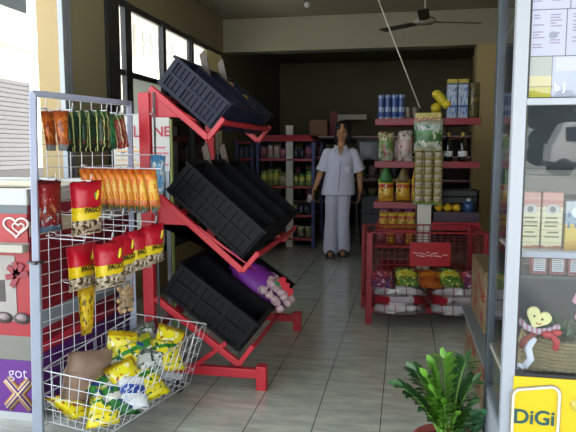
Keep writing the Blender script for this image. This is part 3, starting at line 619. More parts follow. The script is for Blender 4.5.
# net bag of garlic in the bottom crate
gb = thing('garlic_net_bag', 'purple net bag with a red and green label slumped in the bottom crate', 'net bag', tuple(in_crate(2, 1, .395, .52, .10)), (0, R(36), 0))
ng = MB(); rr = random.Random(5)
ng.ball((-.03, 0, .10), (.20, .125, .10), 22, 14); ng.v = [(x + rr.uniform(-.007, .007), y + rr.uniform(-.006, .006), z + rr.uniform(-.008, .008)) for x, y, z in ng.v]
NET = bpy.data.materials.new('purple_net'); NET.use_nodes = True; nt = NET.node_tree; pb_ = nt.nodes['Principled BSDF']; pb_.inputs['Base Color'].default_value = C('#6e1f86'); pb_.inputs['Roughness'].default_value = .5
tc = N(nt, 'ShaderNodeTexCoord'); w1 = N(nt, 'ShaderNodeTexWave'); w2 = N(nt, 'ShaderNodeTexWave'); w1.bands_direction = 'X'; w2.bands_direction = 'Z'
sx = N(nt, 'ShaderNodeSeparateXYZ'); L(nt, tc.outputs['Object'], sx.inputs[0])
for w in (w1, w2): w.inputs['Scale'].default_value = 18; L(nt, tc.outputs['Object'], w.inputs[0])
mxx = N(nt, 'ShaderNodeMath', operation='MAXIMUM'); L(nt, w1.outputs['Fac'], mxx.inputs[0]); L(nt, w2.outputs['Fac'], mxx.inputs[1])
ml = N(nt, 'ShaderNodeMath', operation='GREATER_THAN'); L(nt, mxx.outputs[0], ml.inputs[0]); ml.inputs[1].default_value = .80
low = N(nt, 'ShaderNodeMath', operation='LESS_THAN'); L(nt, sx.outputs['X'], low.inputs[0]); low.inputs[1].default_value = .0
mz = N(nt, 'ShaderNodeMath', operation='MULTIPLY_ADD'); L(nt, low.outputs[0], mz.inputs[0]); mz.inputs[1].default_value = .9; L(nt, ml.outputs[0], mz.inputs[2]); mz.use_clamp = True
L(nt, mz.outputs[0], pb_.inputs['Alpha'])
part('net', ng, NET, gb)
part('net_tail', MB().tube([(-.2, .0, .10), (-.25, .01, .14), (-.29, 0, .15)], [.06, .028, .04], 10), M('#7a2590', .5), gb)
lc = MB(); zz = [(-.03, .0)] + [(-.03 + .02 * i, .06 if i % 2 else .035) for i in range(0, 7)] + [(.09, .0)]
lc.prism(zz, .003); lcp = part('label_card', lc, M('#1f7a44', .4), gb); lcp.location = (.06, -.085, .165); lcp.rotation_euler = (R(-40), R(20), 0)
lc = MB().prism([(-.03, .045)] + [(-.03 + .02 * i, .10 if i % 2 else .08) for i in range(0, 7)] + [(.09, .045)], .003); lcp = part('label_card', lc, M('#c01f34', .4), gb); lcp.location = (.06, -.088, .168); lcp.rotation_euler = (R(-40), R(20), 0)
GAR = PRINT('garlic_skin', [(0, '#d3b3b8'), (.4, '#c9a2ae'), (.8, '#b88a9a')], stripes=('X', 7, '#dcc6c6', .3), rough=.6)
gme = MB().lathe([(.004, -.022), (.018, -.02), (.026, -.008), (.025, .006), (.014, .018), (.005, .026), (.004, .036)], 12).mesh('garlic_bulb', GAR)
for k in range(26):
    i, j = k % 6, k // 6
    q = Vector((.0 + i * .030 + (j % 2) * .013 + rr.uniform(-.011, .011), -.115 + j * .040 + rr.uniform(-.012, .012), .178 - max(0, i - 3) * .014 - (.05 if j == 0 else .01 if j == 1 else 0) + rr.uniform(-.005, .005)))
    p = gb.matrix_basis @ q
    o = link('garlic_bulb', gme, None, tuple(p), (rr.uniform(-1.2, 1.2), rr.uniform(-1.2, 1.2), rr.uniform(0, 6))); tag(o, 'pinkish white garlic bulb showing through the purple net bag', 'garlic', 'garlic bulbs in the net bag')

# ================================================================== SHELF GOODS
def canister(r, h): return MB().lathe([(r * .9, 0), (r, .006), (r, h - .012), (r * .94, h - .004), (r * .85, h)], 20)
def bottle(h, r): return [(r * .85, 0), (r, .01), (r, h * .55), (r * .8, h * .66), (r * .36, h * .78), (r * .34, h * .93), (r * .42, h * .94), (r * .42, h)]
P_RY = PRINT('yellow_red_packet', [(0, '#d8a01c'), (.3, '#e8b820'), (.6, '#c8341c'), (.75, '#e0c020')], blobs=(('#5a2a14', 6, .58, .05, .7), ('#f0e4b0', 9, .64, 0, 1)))
P_PW = PRINT('pink_white_packet', [(0, '#b8b0a8'), (.35, '#c8a8a0'), (.7, '#d0d0c4')], blobs=(('#9c2a34', 6, .58, 0, 1), ('#4a6a4a', 7, .64, .2, 1)))
P_GW = PRINT('green_white_packet', [(0, '#a8ac98'), (.4, '#7a9a4a'), (.7, '#c9c8a0')], blobs=(('#a83a2a', 6, .6, 0, 1), ('#2f6a34', 7, .58, 0, 1)))
P_PUR = PRINT('purple_red_packet', [(0, '#7a2a4a'), (.5, '#b03a4a'), (.8, '#5a3a7a')], blobs=(('#d0b0b8', 7, .6, 0, 1), ('#2a3a7a', 6, .62, 0, 1)))
P_LIM = PRINT('lime_packet', [(0, '#4a7a2a'), (.4, '#c8c82a'), (.7, '#3f8a34')], blobs=(('#d8d890', 7, .58, 0, 1), ('#c87a1c', 6, .64, 0, 1)))
P_DBL = PRINT('dark_blue_packet', [(0, '#1c2238'), (.5, '#2c3454')], blobs=(('#8a90a0', 7, .64, 0, 1),))
P_MIX = PRINT('mixed_packet', [(0, '#8a9a7a'), (.4, '#b8b8a0'), (.7, '#4a6a3a')], blobs=(('#c8b83a', 6, .6, 0, 1), ('#a84a3a', 7, .64, 0, 1)))
def goods(name, mb, mt, labels, cat, spots, group=None, jitter=4):
    me = mb.mesh(name, mt)
    for i, (lab, p) in enumerate(zip(labels, spots)):
        tag(link(name, me, None, p, (0, 0, R(random.uniform(-jitter, jitter)))), lab, cat, group)

# ---- white-posted red gondola behind the cage
GY = 5.0
gd = thing('gondola_shelf', 'white posted gondola with red shelves standing behind the red wire cage', 'shelf unit', (.165, GY, 0))
def gp(name, a, b, mt, bevel=.003): return part(name, MB().ab((a[0] - .165, a[1] - GY, a[2]), (b[0] - .165, b[1] - GY, b[2])), mt, gd, bevel)
gp('upright', (.11, GY, 0), (.22, GY + .05, 1.52), M('#c9c6bc', .5)); gp('upright', (.11, GY + 1.2, 0), (.22, GY + 1.25, 1.52), M('#c9c6bc', .5))
gp('back_panel', (.15, GY + .05, .1), (.18, GY + 1.2, 1.5), M('#5a1a1e', .5))
for z in (1.50, 1.155, .82): gp('shelf', (-.235, GY + .01, z - .022), (.10, GY + 1.2, z), RED); gp('shelf_edge', (-.245, GY - .004, z - .05), (.105, GY + .012, z + .004), M('#7c1022', .45, var=.1))
for z in (1.50, 1.155): gp('shelf', (.23, GY + .01, z - .022), (.575, GY + 1.2, z), RED); gp('shelf_edge', (.225, GY - .004, z - .05), (.585, GY + .012, z + .004), M('#7c1022', .45, var=.1))
gp('shelf', (-.235, GY + .01, .44), (.10, GY + 1.2, .462), RED); gp('shelf', (.23, GY + .01, .62), (.60, GY + 1.2, .645), RED); gp('shelf_edge', (.225, GY - .004, .60), (.61, GY + .012, .665), RED)
gp('base', (-.235, GY + .01, 0), (.60, GY + 1.2, .12), REDD)
def gxs(n, a, b): return [a + (b - a) * (i + .5) / n for i in range(n)]
P_TIN = PRINT('blue_white_tin', [(0, '#c3ccd8'), (.1, '#2a4f9e'), (.3, '#aebfd8'), (.5, '#244488'), (.86, '#8fa6cc')], stripes=('X', 2, '#1f3f86', .3))
goods('blue_tin', canister(.027, .20), P_TIN, ['blue and white tin on the top gondola shelf, %s from its outer end' % ORD[i] for i in range(4)], 'tin', [(x, GY + .07, 1.50) for x in gxs(4, -.225, -.01)], 'blue tins on the gondola')
goods('small_jar', canister(.026, .10), M('#5a5248', .4, var=.3, scale=60), ['small dull jar on the top gondola shelf next to the blue tins', 'small dull jar on the top gondola shelf by the hanging cord'], 'jar', [(x, GY + .07, 1.50) for x in (.02, .075)])
goods('snack_bag', standing_pack(.13, .24, .06, 41), P_GW, ['green and white bag on the gondola shelf under the blue tins'], 'snack bag', [(-.155, GY + .06, 1.157)])
goods('snack_bag', standing_pack(.13, .25, .06, 42), P_PW, ['pinkish white bag on the gondola shelf beside the hanging snack strip'], 'snack bag', [(.0, GY + .06, 1.157)])
goods('snack_bag', standing_pack(.10, .18, .06, 43), P_PW, ['pinkish white bag tucked behind the front bags under the blue tins'], 'snack bag', [(-.08, GY + .17, 1.157)])
def topped(lab, x, w, capc, mt):
    t = thing('noodle_pack', lab, 'food packet', (x, GY + .07, .822)); part('pack', standing_pack(w, .19, .08, int(x * 100) + 50), mt, t)
    part('pack_top', MB().lathe([(w * .45, .16), (w * .4, .20), (w * .22, .26), (w * .1, .30)], 12), M(capc, .4, var=.3, scale=40), t)
topped('yellow packet with a green top on the gondola shelf, outer end', -.15, .13, '#2f6a34', P_RY)
topped('yellow packet with a brownish top beside the hanging snack strip', -.01, .12, '#6a5a34', P_RY)
topped('orange packet half hidden by the hanging snack strip', .085, .05, '#c88a2c', P_RY)
for i, x in enumerate(gxs(3, -.20, .10)):
    goods('snack_bag', standing_pack(.095, .17, .06, 60 + i), P_PUR if i < 3 else P_RY, ['dark red bag behind the yellow row above the wire cage, %s from the aisle' % ORD[i]], 'snack bag', [(x, GY + .16, .60)], 'red bags above the cage')
gp('shelf', (-.235, GY + .01, .575), (.10, GY + 1.2, .597), RED)
for i, x in enumerate(gxs(4, -.20, .10)): goods('snack_bag', standing_pack(.075, .13, .05, 70 + i), P_RY, ['yellow and red packet above the wire cage rim, %s from the aisle' % ORD[i]], 'food packet', [(x, GY + .07, .60)], 'yellow packets above the cage')
for i, x in enumerate(gxs(4, -.22, .09)): goods('snack_bag', standing_pack(.07, .10, .05, 75 + i), P_RY if i % 2 else P_PUR, ['small packet on the low gondola shelf seen through the cage wires, %s from the aisle' % ORD[i]], 'food packet', [(x, GY + .07, .464)], 'packets behind the cage wires')
# other side
yb = MB(); rr = random.Random(8)
for k in range(7): yb.ball((rr.uniform(-.045, .045), rr.uniform(-.03, .03), .035 + .027 * k), (.042, .04, .038), 10, 7)
solo('yellow_bag', yb, M('#b9a81c', .4, var=.25, scale=20), 'lumpy yellow bag on the top gondola shelf next to the blue boxes', 'bag', (.275, GY + .06, 1.50))
P_BBX = PRINT('blue_box_print', [(0, '#9fb0cc'), (.28, '#3a568e'), (.34, '#b4c3dc'), (.86, '#24386a'), (.90, '#b9a838')], blobs=(('#3f62a4', 5, .58, .1, .8),))
goods('tall_box', carton(.075, .10, .31), P_BBX, ['tall blue and white box beside the lumpy yellow bag', 'tall blue and white box beside the dark patterned tin'], 'box', [(.36, GY + .07, 1.50), (.445, GY + .07, 1.50)], 'tall blue boxes', 1)
goods('patterned_tin', canister(.05, .29), PRINT('brown_floral', [(0, '#4a4430'), (.5, '#5a5236')], blobs=(('#8a7c3a', 7, .55, 0, 1), ('#2a2a1e', 6, .6, 0, 1))), ['dark patterned tin at the wall end of the top gondola shelf'], 'tin', [(.53, GY + .09, 1.50)])
for i, x in enumerate((.345, .46)):
    t = thing('dark_bottle', 'dark bottle with a white label under the top red shelf, %s' % ('beside the snack strip' if i == 0 else 'beside the wall'), 'bottle', (x, GY + .08, 1.157), group='dark bottles')
    part('glass_bottle', MB().lathe(bottle(.25, .036), 18), M('#101410', .15), t); part('label', MB().lathe([(.0365, .04), (.0375, .04), (.0375, .085), (.0365, .085)], 18), M('#c8ccd0', .5), t); part('neck_label', MB().lathe([(.014, .2), (.0155, .2), (.0155, .235), (.014, .235)], 12), M('#a8904a', .4), t)
# basket with yellow fruit and a carton on the low shelf
solo('dark_carton', carton(.36, .34, .10), M('#3a2a3c', .6), 'dark purplish flat carton on the low red shelf under the yellow fruit', 'carton', (.42, GY + .20, .647))
for i in range(3): solo('yellow_fruit', MB().ball((0, 0, .033), (.036, .036, .033), 14, 9), M('#c9a41c', .4), 'small round yellow fruit on the dark carton, %s from the white post' % ORD[i], 'fruit', (.285 + i * .07, GY + .08, .747), group='yellow fruit on the carton')
t = thing('blue_bottle', 'squat dark blue bottle beside the three yellow fruit', 'bottle', (.52, GY + .09, .747)); part('body', MB().lathe([(.03, 0), (.045, .01), (.045, .06), (.03, .085)], 16), M('#24406e', .3), t); part('cap', MB().lathe([(.018, .085), (.018, .11)], 12), M('#b8c4d0', .4), t)
for i in range(3): solo('stacked_tray', MB().ab((-.17, -.15, 0), (.17, -.13, .055)).ab((-.17, .13, 0), (.17, .15, .055)).ab((-.17, -.15, 0), (-.15, .15, .055)).ab((.15, -.15, 0), (.17, .15, .055)).ab((-.17, -.15, 0), (.17, .15, .01)), M('#1e2022', .5), 'black stacked tray behind the yellow fruit, %s from the bottom of its stack' % ORD[i], 'tray', (.44, GY + .30, .86 + i * .056 if False else .747 + i * .056), group='black trays on the low shelf')

# hanging strip of snack sachets on the gondola end
hs = thing('hanging_snack_strip', 'tall hanging strip of green and yellow snack sachets over the white post', 'snack strip', (.175, GY - .035, 1.545))
part('header_card', MB().ab((-.10, -.003, -.09), (.10, .003, .0)), PRINT('strip_header', [(0, '#b9a03a'), (.25, '#b8622a'), (.6, '#c9b82a')], blobs=(('#e0d8a0', 8, .58, 0, 1),)), hs)
cvb = part('cover_bag', pillow(.235, .27, .05, .96, seed=90), PRINT('strip_cover', [(0, '#a8a890'), (.25, '#c9cbb4'), (.34, '#3f7a3c'), (.55, '#4f9a4c'), (.66, '#b4ccc4'), (.85, '#b8b09a')], blobs=(('#dfe6dc', 4, .58, .1, .9), ('#2c6a34', 5, .62, .2, .8))), hs); cvb.location = (.005, 0, -.05)
SP = PRINT('sachet_print', [(0, '#b9a81c'), (.16, '#a89a80'), (.45, '#c2b6a2'), (.8, '#6a5a4a'), (.9, '#c8b82a')], stripes=('X', 1.0, '#b8b024', .1), blobs=(('#4a3a2a', 6, .6, .1, .9),))
sme = pillow(.072, .075, .02, 1, seed=91, nx=4, nz=5).mesh('sachet', SP)
for r_ in range(7):
    for c_ in range(3): link('sachet', sme, hs, (-.075 + c_ * .075 + .012, -.012 - .003 * (r_ % 2), -.30 - r_ * .058), (R(-12), 0, 0))
part('bottom_seal', MB().ab((-.105, -.004, -.735), (.125, .004, -.70)), M('#4a7a3a', .4), hs)

# ---- red wire cage
CY0 = on_z(373, 325).y + .03; cg = thing('wire_cage', 'red wire bargain cage on legs with a red sign on its front', 'cage', (-.235, CY0, 0), (0, 0, R(8)))
CW, CD, CT, CBt = .83, .46, .665, .115
def cb(name, a, b, mt=RED, bevel=.003): return part(name, MB().ab(a, b), mt, cg, bevel)
for x in (0, CW):
    for y in (0, CD): cb('leg', (x - .022, y - .022, 0), (x + .022, y + .022, CT), M('#841420', .45, var=.08))
CRED = M('#841420', .45, var=.08)
for y in (0, CD): cb('bottom_rail', (0, y - .018, CBt - .03), (CW, y + .018, CBt + .015), CRED); cb('top_rail', (0, y - .006, CT - .006), (CW, y + .006, CT + .006), CRED)
for x in (0, CW): cb('bottom_rail', (x - .018, 0, CBt - .03), (x + .018, CD, CBt + .015)); cb('top_rail', (x - .006, 0, CT - .006), (x + .006, CD, CT + .006), CRED)
cb('floor_tray', (.0, .0, CBt - .005), (CW, CD, CBt + .005), REDD)
def cage_side(a, b, n, rows=12):
    m = MB(); a = Vector(a); b = Vector(b)
    for k in range(1, n): p = a.lerp(b, k / n); m.tube([p + Vector((0, 0, CBt)), p + Vector((0, 0, CT))], .0026, 5)
    for k in range(1, rows): z = CBt + (CT - CBt) * k / rows; m.tube([a + Vector((0, 0, z)), b + Vector((0, 0, z))], .0026, 5)
    return part('wire_mesh', m, M('#5e1018', .45), cg)
cage_side((0, -.004, 0), (CW, -.004, 0), 18); cage_side((0, CD, 0), (CW, CD, 0), 18); cage_side((0, 0, 0), (0, CD, 0), 10); cage_side((CW, 0, 0), (CW, CD, 0), 10)
sg = part('sign_board', MB().ab((.285, -.018, .43), (.57, -.010, .60)), M('#96161f', .45), cg)
mk = MB(); rr = random.Random(2)
for k, (x, z, w) in enumerate(((.305, .525, .035), (.345, .520, .05), (.40, .528, .02), (.43, .522, .05), (.33, .503, .06), (.40, .505, .045), (.455, .502, .05), (.515, .51, .035))): mk.box((x + w / 2, -.019, z), (w, .002, .006), rot=(0, R(rr.uniform(-14, 14)), 0))
link('sign_marking', mk.mesh('sign_marking', M('#d0a8a8', .5)), cg)
# white clips
for x in (.015, CW - .03): cb('clip', (x, -.03, .30 if x < .1 else .13), (x + .04, -.024, .325 if x < .1 else .155), WHITE, 0)
# goods in the cage
def in_cage(x, y, z): return cg.matrix_basis @ Vector((x, y, z))
P_TW = PRINT('white_red_roll', [(0, '#d8d4d8'), (.3, '#e0dce0'), (.8, '#c8c0c8')], 'X', stripes=('X', 5, '#b87a8a', .12))
for i in range(6):
    lay, k = divmod(i, 2)
    m = pillow(.37, .22, .075, 1, seed=100 + i, nx=10, nz=8, seal=.03)
    solo('bulk_pack', m, P_TW if lay != 1 else PRINT('red_white_roll', [(0, '#b8283c'), (.3, '#d4c8cc'), (.75, '#b02438')], 'X'), ['white pack at the bottom of the wire cage, aisle end', 'white pack at the bottom of the wire cage, wall end', 'red and white pack in the second layer of the cage, aisle end', 'red and white pack in the second layer of the cage, wall end', 'white pack in the third layer of the cage, aisle end', 'white pack in the third layer of the cage, wall end'][i], 'pack', tuple(in_cage(.21 + k * .40, .09, .155 + lay * .062)), (R(-82), 0, R(8)), 'packs in the wire cage')
for i, (x, mt, lab) in enumerate(((.10, P_PUR, 'dark red packet on the cage heap at the aisle end'), (.27, P_LIM, 'green packet on the cage heap under the sign'), (.44, PRINT('orange_pack', [(0, '#a8541c'), (.5, '#c87a24')], blobs=(('#7a2a14', 6, .58, 0, 1),)), 'orange packet on the cage heap under the sign'), (.58, P_LIM, 'green packet on the cage heap beside the orange one'), (.72, P_PUR, 'dark red packet on the cage heap at the wall end'))):
    solo('food_packet', pillow(.18, .20, .06, .95, seed=120 + i), mt, lab, 'food packet', tuple(in_cage(x, .06, .385 + .012 * (i % 2))), (R(-62), R(random.uniform(-8, 8)), R(8)), 'packets on the cage heap')

# ---- dark folded frame leaning at the wall
fd = thing('folding_rack', 'dark folded metal rack leaning on the beige wall behind the cage', 'frame', (.86, 5.3, 0), (0, R(6), 0))
for k in range(5): part('bar', MB().tube([(-.14 + k * .05, k * .02, 0), (-.02 + k * .035, k * .02, 1.30 - k * .05)], .013, 8), M('#1d1e22', .5), fd)
part('cross_bar', MB().tube([(-.12, 0, .3), (.1, .08, .3)], .011, 8).tube([(-.05, 0, 1.0), (.12, .08, 1.0)], .011, 8), M('#1d1e22', .5), fd)

# ---- cartons beside the showcase
P_CAR = PRINT('printed_carton', [(0, '#846e50'), (.9, '#786446')], blobs=(('#8c3a2c', 4, .54, .15, .85), ('#94805e', 5, .62, 0, 1)), rough=.7)
def cartonbox(lab, loc, d):
    t = thing('cardboard_carton', lab, 'carton', loc); part('box', MB().ab((0, 0, 0), d), P_CAR, t, .004)
    part('flap_seam', MB().ab((d[0] * .48, .0, d[2] - .001), (d[0] * .52, d[1], d[2] + .001)), M('#7c6a4a', .6), t)
cartonbox('brown red-printed carton on the floor beside the plant', (.385, 2.72, 0), (.38, .48, .29)); cartonbox('brown red-printed carton on the floor behind the first one', (.385, 3.22, 0), (.38, .48, .29))
solo('grey_plank', MB().ab((.36, 2.50, .292), (.78, 3.72, .312)), M('#6a7276', .5), 'grey plank lying across the two floor cartons', 'plank')
cartonbox('brown carton standing on the grey plank beside the cage', (.41, 3.12, .313), (.34, .58, .32))

# ================================================================== BACK GONDOLA (blue posts, red shelves)
BY = 7.55
BLUEP = M('#1e2a66', .45)
bg = thing('blue_post_shelf', 'back shelf unit with blue corner posts, white upright and red shelves', 'shelf unit', (-1.45, BY, 0))
def bp_(name, a, b, mt, bevel=.003): return part(name, MB().ab((a[0] + 1.45, a[1] - BY, a[2]), (b[0] + 1.45, b[1] - BY, b[2])), mt, bg, bevel)
bp_('upright', (-1.49, BY, 0), (-1.40, BY + .05, 1.56), M('#b9b6ac', .5))
for x in (-1.86, -1.135): bp_('corner_post', (x - .022, BY - .02, 0), (x + .022, BY + .02, 1.35), BLUEP); bp_('corner_post', (x - .022, BY + .75, 0), (x + .022, BY + .79, 1.35), BLUEP)
BZ = [.12, .42, .79, 1.14]
for z in BZ: bp_('shelf', (-1.86, BY, z - .03), (-1.14, BY + .76, z), REDD)
cp = MB(); cp.add([(-.37, -.05, 1.36), (.33, -.05, 1.36), (.33, .75, 1.36), (-.37, .75, 1.36), (-.30, -.02, 1.44), (.26, -.02, 1.44), (.26, .7, 1.44), (-.30, .7, 1.44)], [(0, 3, 2, 1), (4, 5, 6, 7), (0, 1, 5, 4), (1, 2, 6, 5), (2, 3, 7, 6), (3, 0, 4, 7)])
part('red_top', cp, REDD, bg, .01)
rows = [(1.14, 8, .085, .15, P_PUR, 'small purplish packet', 'top'), (.79, 8, .088, .19, P_LIM, 'small greenish packet', 'second'), (.42, 7, .10, .16, P_PUR, 'dark mixed packet', 'third'), (.12, 7, .10, .19, P_MIX, 'pale mixed packet', 'lowest')]
for z, n, w, h, mt, lab, tier in rows:
    mixm = {'top': (P_PUR, P_DBL, P_PUR, P_PW), 'second': (P_LIM, P_LIM, P_MIX, P_LIM), 'third': (P_PUR, P_DBL, P_MIX, P_PUR), 'lowest': (P_MIX, P_GW, P_DBL, P_MIX)}[tier]
    mes = [standing_pack(w * (1, .85, 1.1, .9)[q], h * (1, .8, .9, 1.12)[q], .05, 200 + int(z * 100) + q).mesh('food_packet', mixm[q]) for q in range(4)]
    for i, x in enumerate(gxs(n, -1.83, -1.16)):
        if -1.495 < x < -1.395 and n < 8: x += .0
        o = link('food_packet', mes[(i * 7 + i // 2) % 4], None, (x, BY + .03 + .02 * (i % 2), z + .002), (R(random.uniform(-6, 6)), 0, R(random.uniform(-14, 14)))); tag(o, '%s, %s shelf of the blue posted unit, %s from the crates' % (lab, tier, ORD[i]), 'food packet', 'packets on the %s shelf of the blue posted unit' % tier)
solo('brown_box', MB().box((0, 0, .095), (.24, .22, .19)).box((0, 0, .19), (.2, .2, .02)), M('#6a4a36', .8, var=.2), 'brown lumpy box on the red top of the blue posted unit', 'box', (-1.10, BY + .28, 1.435), bevel=.02)
# packets further along, behind the crates
fs_ = thing('dark_shelf', 'dark shelf unit behind the black crates, holding blue packets', 'shelf unit', (-2.17, 7.6, 0))
for z in (.45, .8, 1.14, 1.36): part('shelf', MB().ab((0, 0, z - .025), (.24, .6, z)), REDD, fs_)
for y in (0, .57): part('side_post', MB().ab((0, y, 0), (.03, y + .03, 1.38)).ab((.21, y, 0), (.24, y + .03, 1.38)), BLUEP, fs_)
for i in range(3):
    for k, z in enumerate((.8, 1.14)): solo('food_packet', standing_pack(.065, .15, .04, 260 + i), P_DBL if k else P_LIM, '%s packet behind the black crates, %s dark shelf, %s from the blue post' % ('dark blue' if k else 'green', 'upper' if k else 'lower', ORD[i]), 'food packet', (-1.975 - i * .068, 7.66, z + .002), group='packets on the dark shelf')
# long wall shelf behind the woman
ws = thing('wall_shelf', 'long dark red shelf with a pale edge along the back wall', 'shelf unit', (-.9, 9.6, 0))
for z in (1.46, 1.14, .78, .42): part('shelf', MB().ab((-1.5, 0, z - .04), (1.9, .5, z)), M('#6a1c22', .5), ws); part('shelf_edge', MB().ab((-1.5, -.012, z - .012), (1.9, 0, z + .012)), M('#b9a8a0', .5), ws)
for x in (-1.5, .2, 1.88): part('side_post', MB().ab((x, 0, 0), (x + .04, .5, 1.5)), M('#3a3432', .5), ws)
part('back_panel', MB().ab((-1.5, .5, 0), (1.9, .52, 1.5)), M('#2a1a1a', .7), ws)
cols = [P_MIX, P_PUR, P_PW, P_DBL, P_GW]
for z, nm in ((1.14, 'upper'), (.78, 'middle'), (.42, 'lower')):
    for i, x in enumerate(gxs(14, -1.40, 1.0)):
        mt = cols[(i * 3 + int(z * 10)) % 5]
        o = solo('food_packet', standing_pack(.13, .22, .06, 300 + i + int(z * 100)), mt, 'dim packet on the %s back wall shelf, %s from the lane side' % (nm, ORD[i]), 'food packet', (-.9 + x, 9.72, z + .002), group='packets on the %s back wall shelf' % nm)
ts = thing('bracket_stand', 'red post with a white arm standing on the back wall shelf', 'stand', (-1.13, 9.7, 1.462))
part('post', MB().ab((-.06, -.03, 0), (.06, .03, .40)), M('#8c1c26', .5), ts, .005); part('arm', MB().ab((.06, -.02, .27), (.52, .02, .35)).prism([(.06, .15), (.06, .27), (.16, .27)], .03), M('#c9c4b4', .5), ts, .004)
# dark bins beside the woman
for i in range(3):
    b = MB(); b.ab((-.13, -.17, 0), (.13, .17, .012)); 
    for a, c in (((-.13, -.17), (.13, -.155)), ((-.13, .155), (.13, .17)), ((-.13, -.17), (-.115, .17)), ((.115, -.17), (.13, .17))): b.ab((a[0], a[1], 0), (c[0], c[1], .21))
    for a, c in (((-.14, -.18), (.14, -.165)), ((-.14, .165), (.14, .18)), ((-.14, -.18), (-.125, .18)), ((.125, -.18), (.14, .18))): b.ab((a[0], a[1], .195), (c[0], c[1], .213))
    solo('storage_bin', b, M('#3a3d44', .5), 'dark grey plastic bin stacked behind the woman, %s from the floor' % ORD[i], 'bin', (-.42, 7.95, i * .214), group='grey bins behind the woman')
solo('plastic_bag', pillow(.26, .24, .12, .9, seed=400, nx=9, nz=9, wob=.04, teeth=False), M('#9aa0aa', .4), 'pale crumpled plastic bag hanging by the woman\'s shoulder', 'bag', (-.46, 7.9, 1.36))
pgx = thing('goods_rack', 'dark steel rack carrying the pale plastic bag behind the woman', 'rack', (-.42, 8.05, 0))
for x in (-.2, .2): part('post', MB().ab((x - .012, 0, 0), (x + .012, .03, 1.42)), M('#24252a', .5), pgx)
part('top_rail', MB().ab((-.2, -.17, 1.37), (.2, .03, 1.39)), M('#24252a', .5), pgx); part('shelf', MB().ab((-.2, -.1, .9), (.2, .03, .92)), M('#24252a', .5), pgx)

# ================================================================== WOMAN
wd = thing('person', 'woman in pale lavender short sleeved tunic and trousers walking between the shelves', 'person', (-.77, 7.02, 0), (0, 0, R(6)))
SKIN = M('#b3835f', .55, var=.05)
def limb(m, pts, n=14):   # pts: (x,y,z,r); joints rounded, tapering
    for a, b in zip(pts, pts[1:]):
        A, B = Vector(a[:3]), Vector(b[:3]); k = 5
        m.tube([A.lerp(B, i / k) for i in range(k + 1)], [a[3] + (b[3] - a[3]) * i / k for i in range(k + 1)], n)
    for p in pts: m.ball(p[:3], p[3], n, 8)
def soft(name, m, mt, parent, vox, it=6):
    o = part(name, m, mt, parent); r = o.modifiers.new('join', 'REMESH'); r.mode = 'VOXEL'; r.voxel_size = vox; r.use_smooth_shade = True
    s = o.modifiers.new('soften', 'SMOOTH'); s.iterations = it; s.factor = .5; return o
b = MB()
# torso, hips, neck
for z, rx, ry in ((.80, .155, .105), (.90, .15, .10), (1.0, .125, .09), (1.10, .14, .098), (1.19, .15, .095)): b.ball((0, 0, z), (rx, ry, .09), 18, 10)
b.ball((-.10, 0, 1.205), (.06, .05, .035)); b.ball((.10, 0, 1.205), (.06, .05, .035)); limb(b, [(0, .01, 1.25, .055), (.012, -.005, 1.345, .046)])
# head (turned a little to her right)
hx = .018
b.ball((hx, .008, 1.475), (.072, .088, .098), 20, 14); b.ball((hx - .004, -.028, 1.41), (.05, .056, .062), 16, 10); b.ball((hx - .006, -.055, 1.372), (.024, .022, .018))
b.ball((hx - .010, -.086, 1.437), (.0115, .014, .017)); b.tube([(hx - .009, -.072, 1.475), (hx - .010, -.092, 1.437)], [.008, .011], 10)
b.ball((hx - .008, -.076, 1.400), (.022, .01, .0065)); b.ball((hx - .008, -.074, 1.391), (.019, .01, .007))
for s in (-1, 1): b.ball((hx + s * .072, .012, 1.44), (.01, .02, .03)); b.ball((hx - .006 + s * .04, -.062, 1.427), (.024, .02, .02))
# arms
RA = [(-.148, 0, 1.205, .040), (-.215, -.01, 1.0, .038), (-.278, -.05, .80, .028)]
LA = [(.148, 0, 1.205, .040), (.228, .02, 1.0, .038), (.258, -.005, .79, .028)]
limb(b, RA); limb(b, LA)
def hand(m, w, d, side, curl):
    d = Vector(d).normalized(); up = Vector((0, 1, 0)); sd = d.cross(up).normalized() * side     # fingers side by side along the walking direction
    fw = Vector((0, -1, 0)); inn = Vector((-side, 0, 0))
    p = Vector(w) + d * .045
    m.ball(p, (.018, .036, .045), 12, 8)
    for k, (ln, r) in enumerate(((.068, .0088), (.076, .009), (.070, .0088), (.055, .008))):
        q = Vector(w) + d * .08 + fw * (.028 - .0185 * k); q1 = q + d * ln * .45 + inn * ln * .12 * curl; q2 = q1 + d * ln * .33 + inn * ln * .3 * curl; q3 = q2 + d * ln * .16 + inn * ln * .32 * curl
        m.tube([q - d * .02, q, q1, q2, q3], [r, r, r * .95, r * .85, r * .65], 8)
    t0 = Vector(w) + d * .03 + fw * .03; t1 = t0 + d * .03 + fw * .02 + inn * .01; t2 = t1 + d * .026 + fw * .004 + inn * .014
    m.tube([t0 - fw * .015, t0, t1, t2], [.0115, .0115, .0095, .007], 8)
hand(b, RA[2][:3], (-.28, -.18, -1), -1, 1.2); hand(b, LA[2][:3], (.05, -.1, -1), 1, .7)
# legs and feet
limb(b, [(-.068, 0, .80, .085), (-.068, -.03, .44, .056), (-.071, -.055, .09, .036)]); limb(b, [(.068, 0, .80, .085), (.068, .01, .44, .056), (.071, .03, .10, .036)])
for x, y in ((-.071, -.055), (.071, .03)): limb(b, [(x, y + .015, .055, .036), (x - .003, y - .08, .042, .034), (x - .003, y - .145, .032, .022)])
soft('body', b, SKIN, wd, .0062, 4)
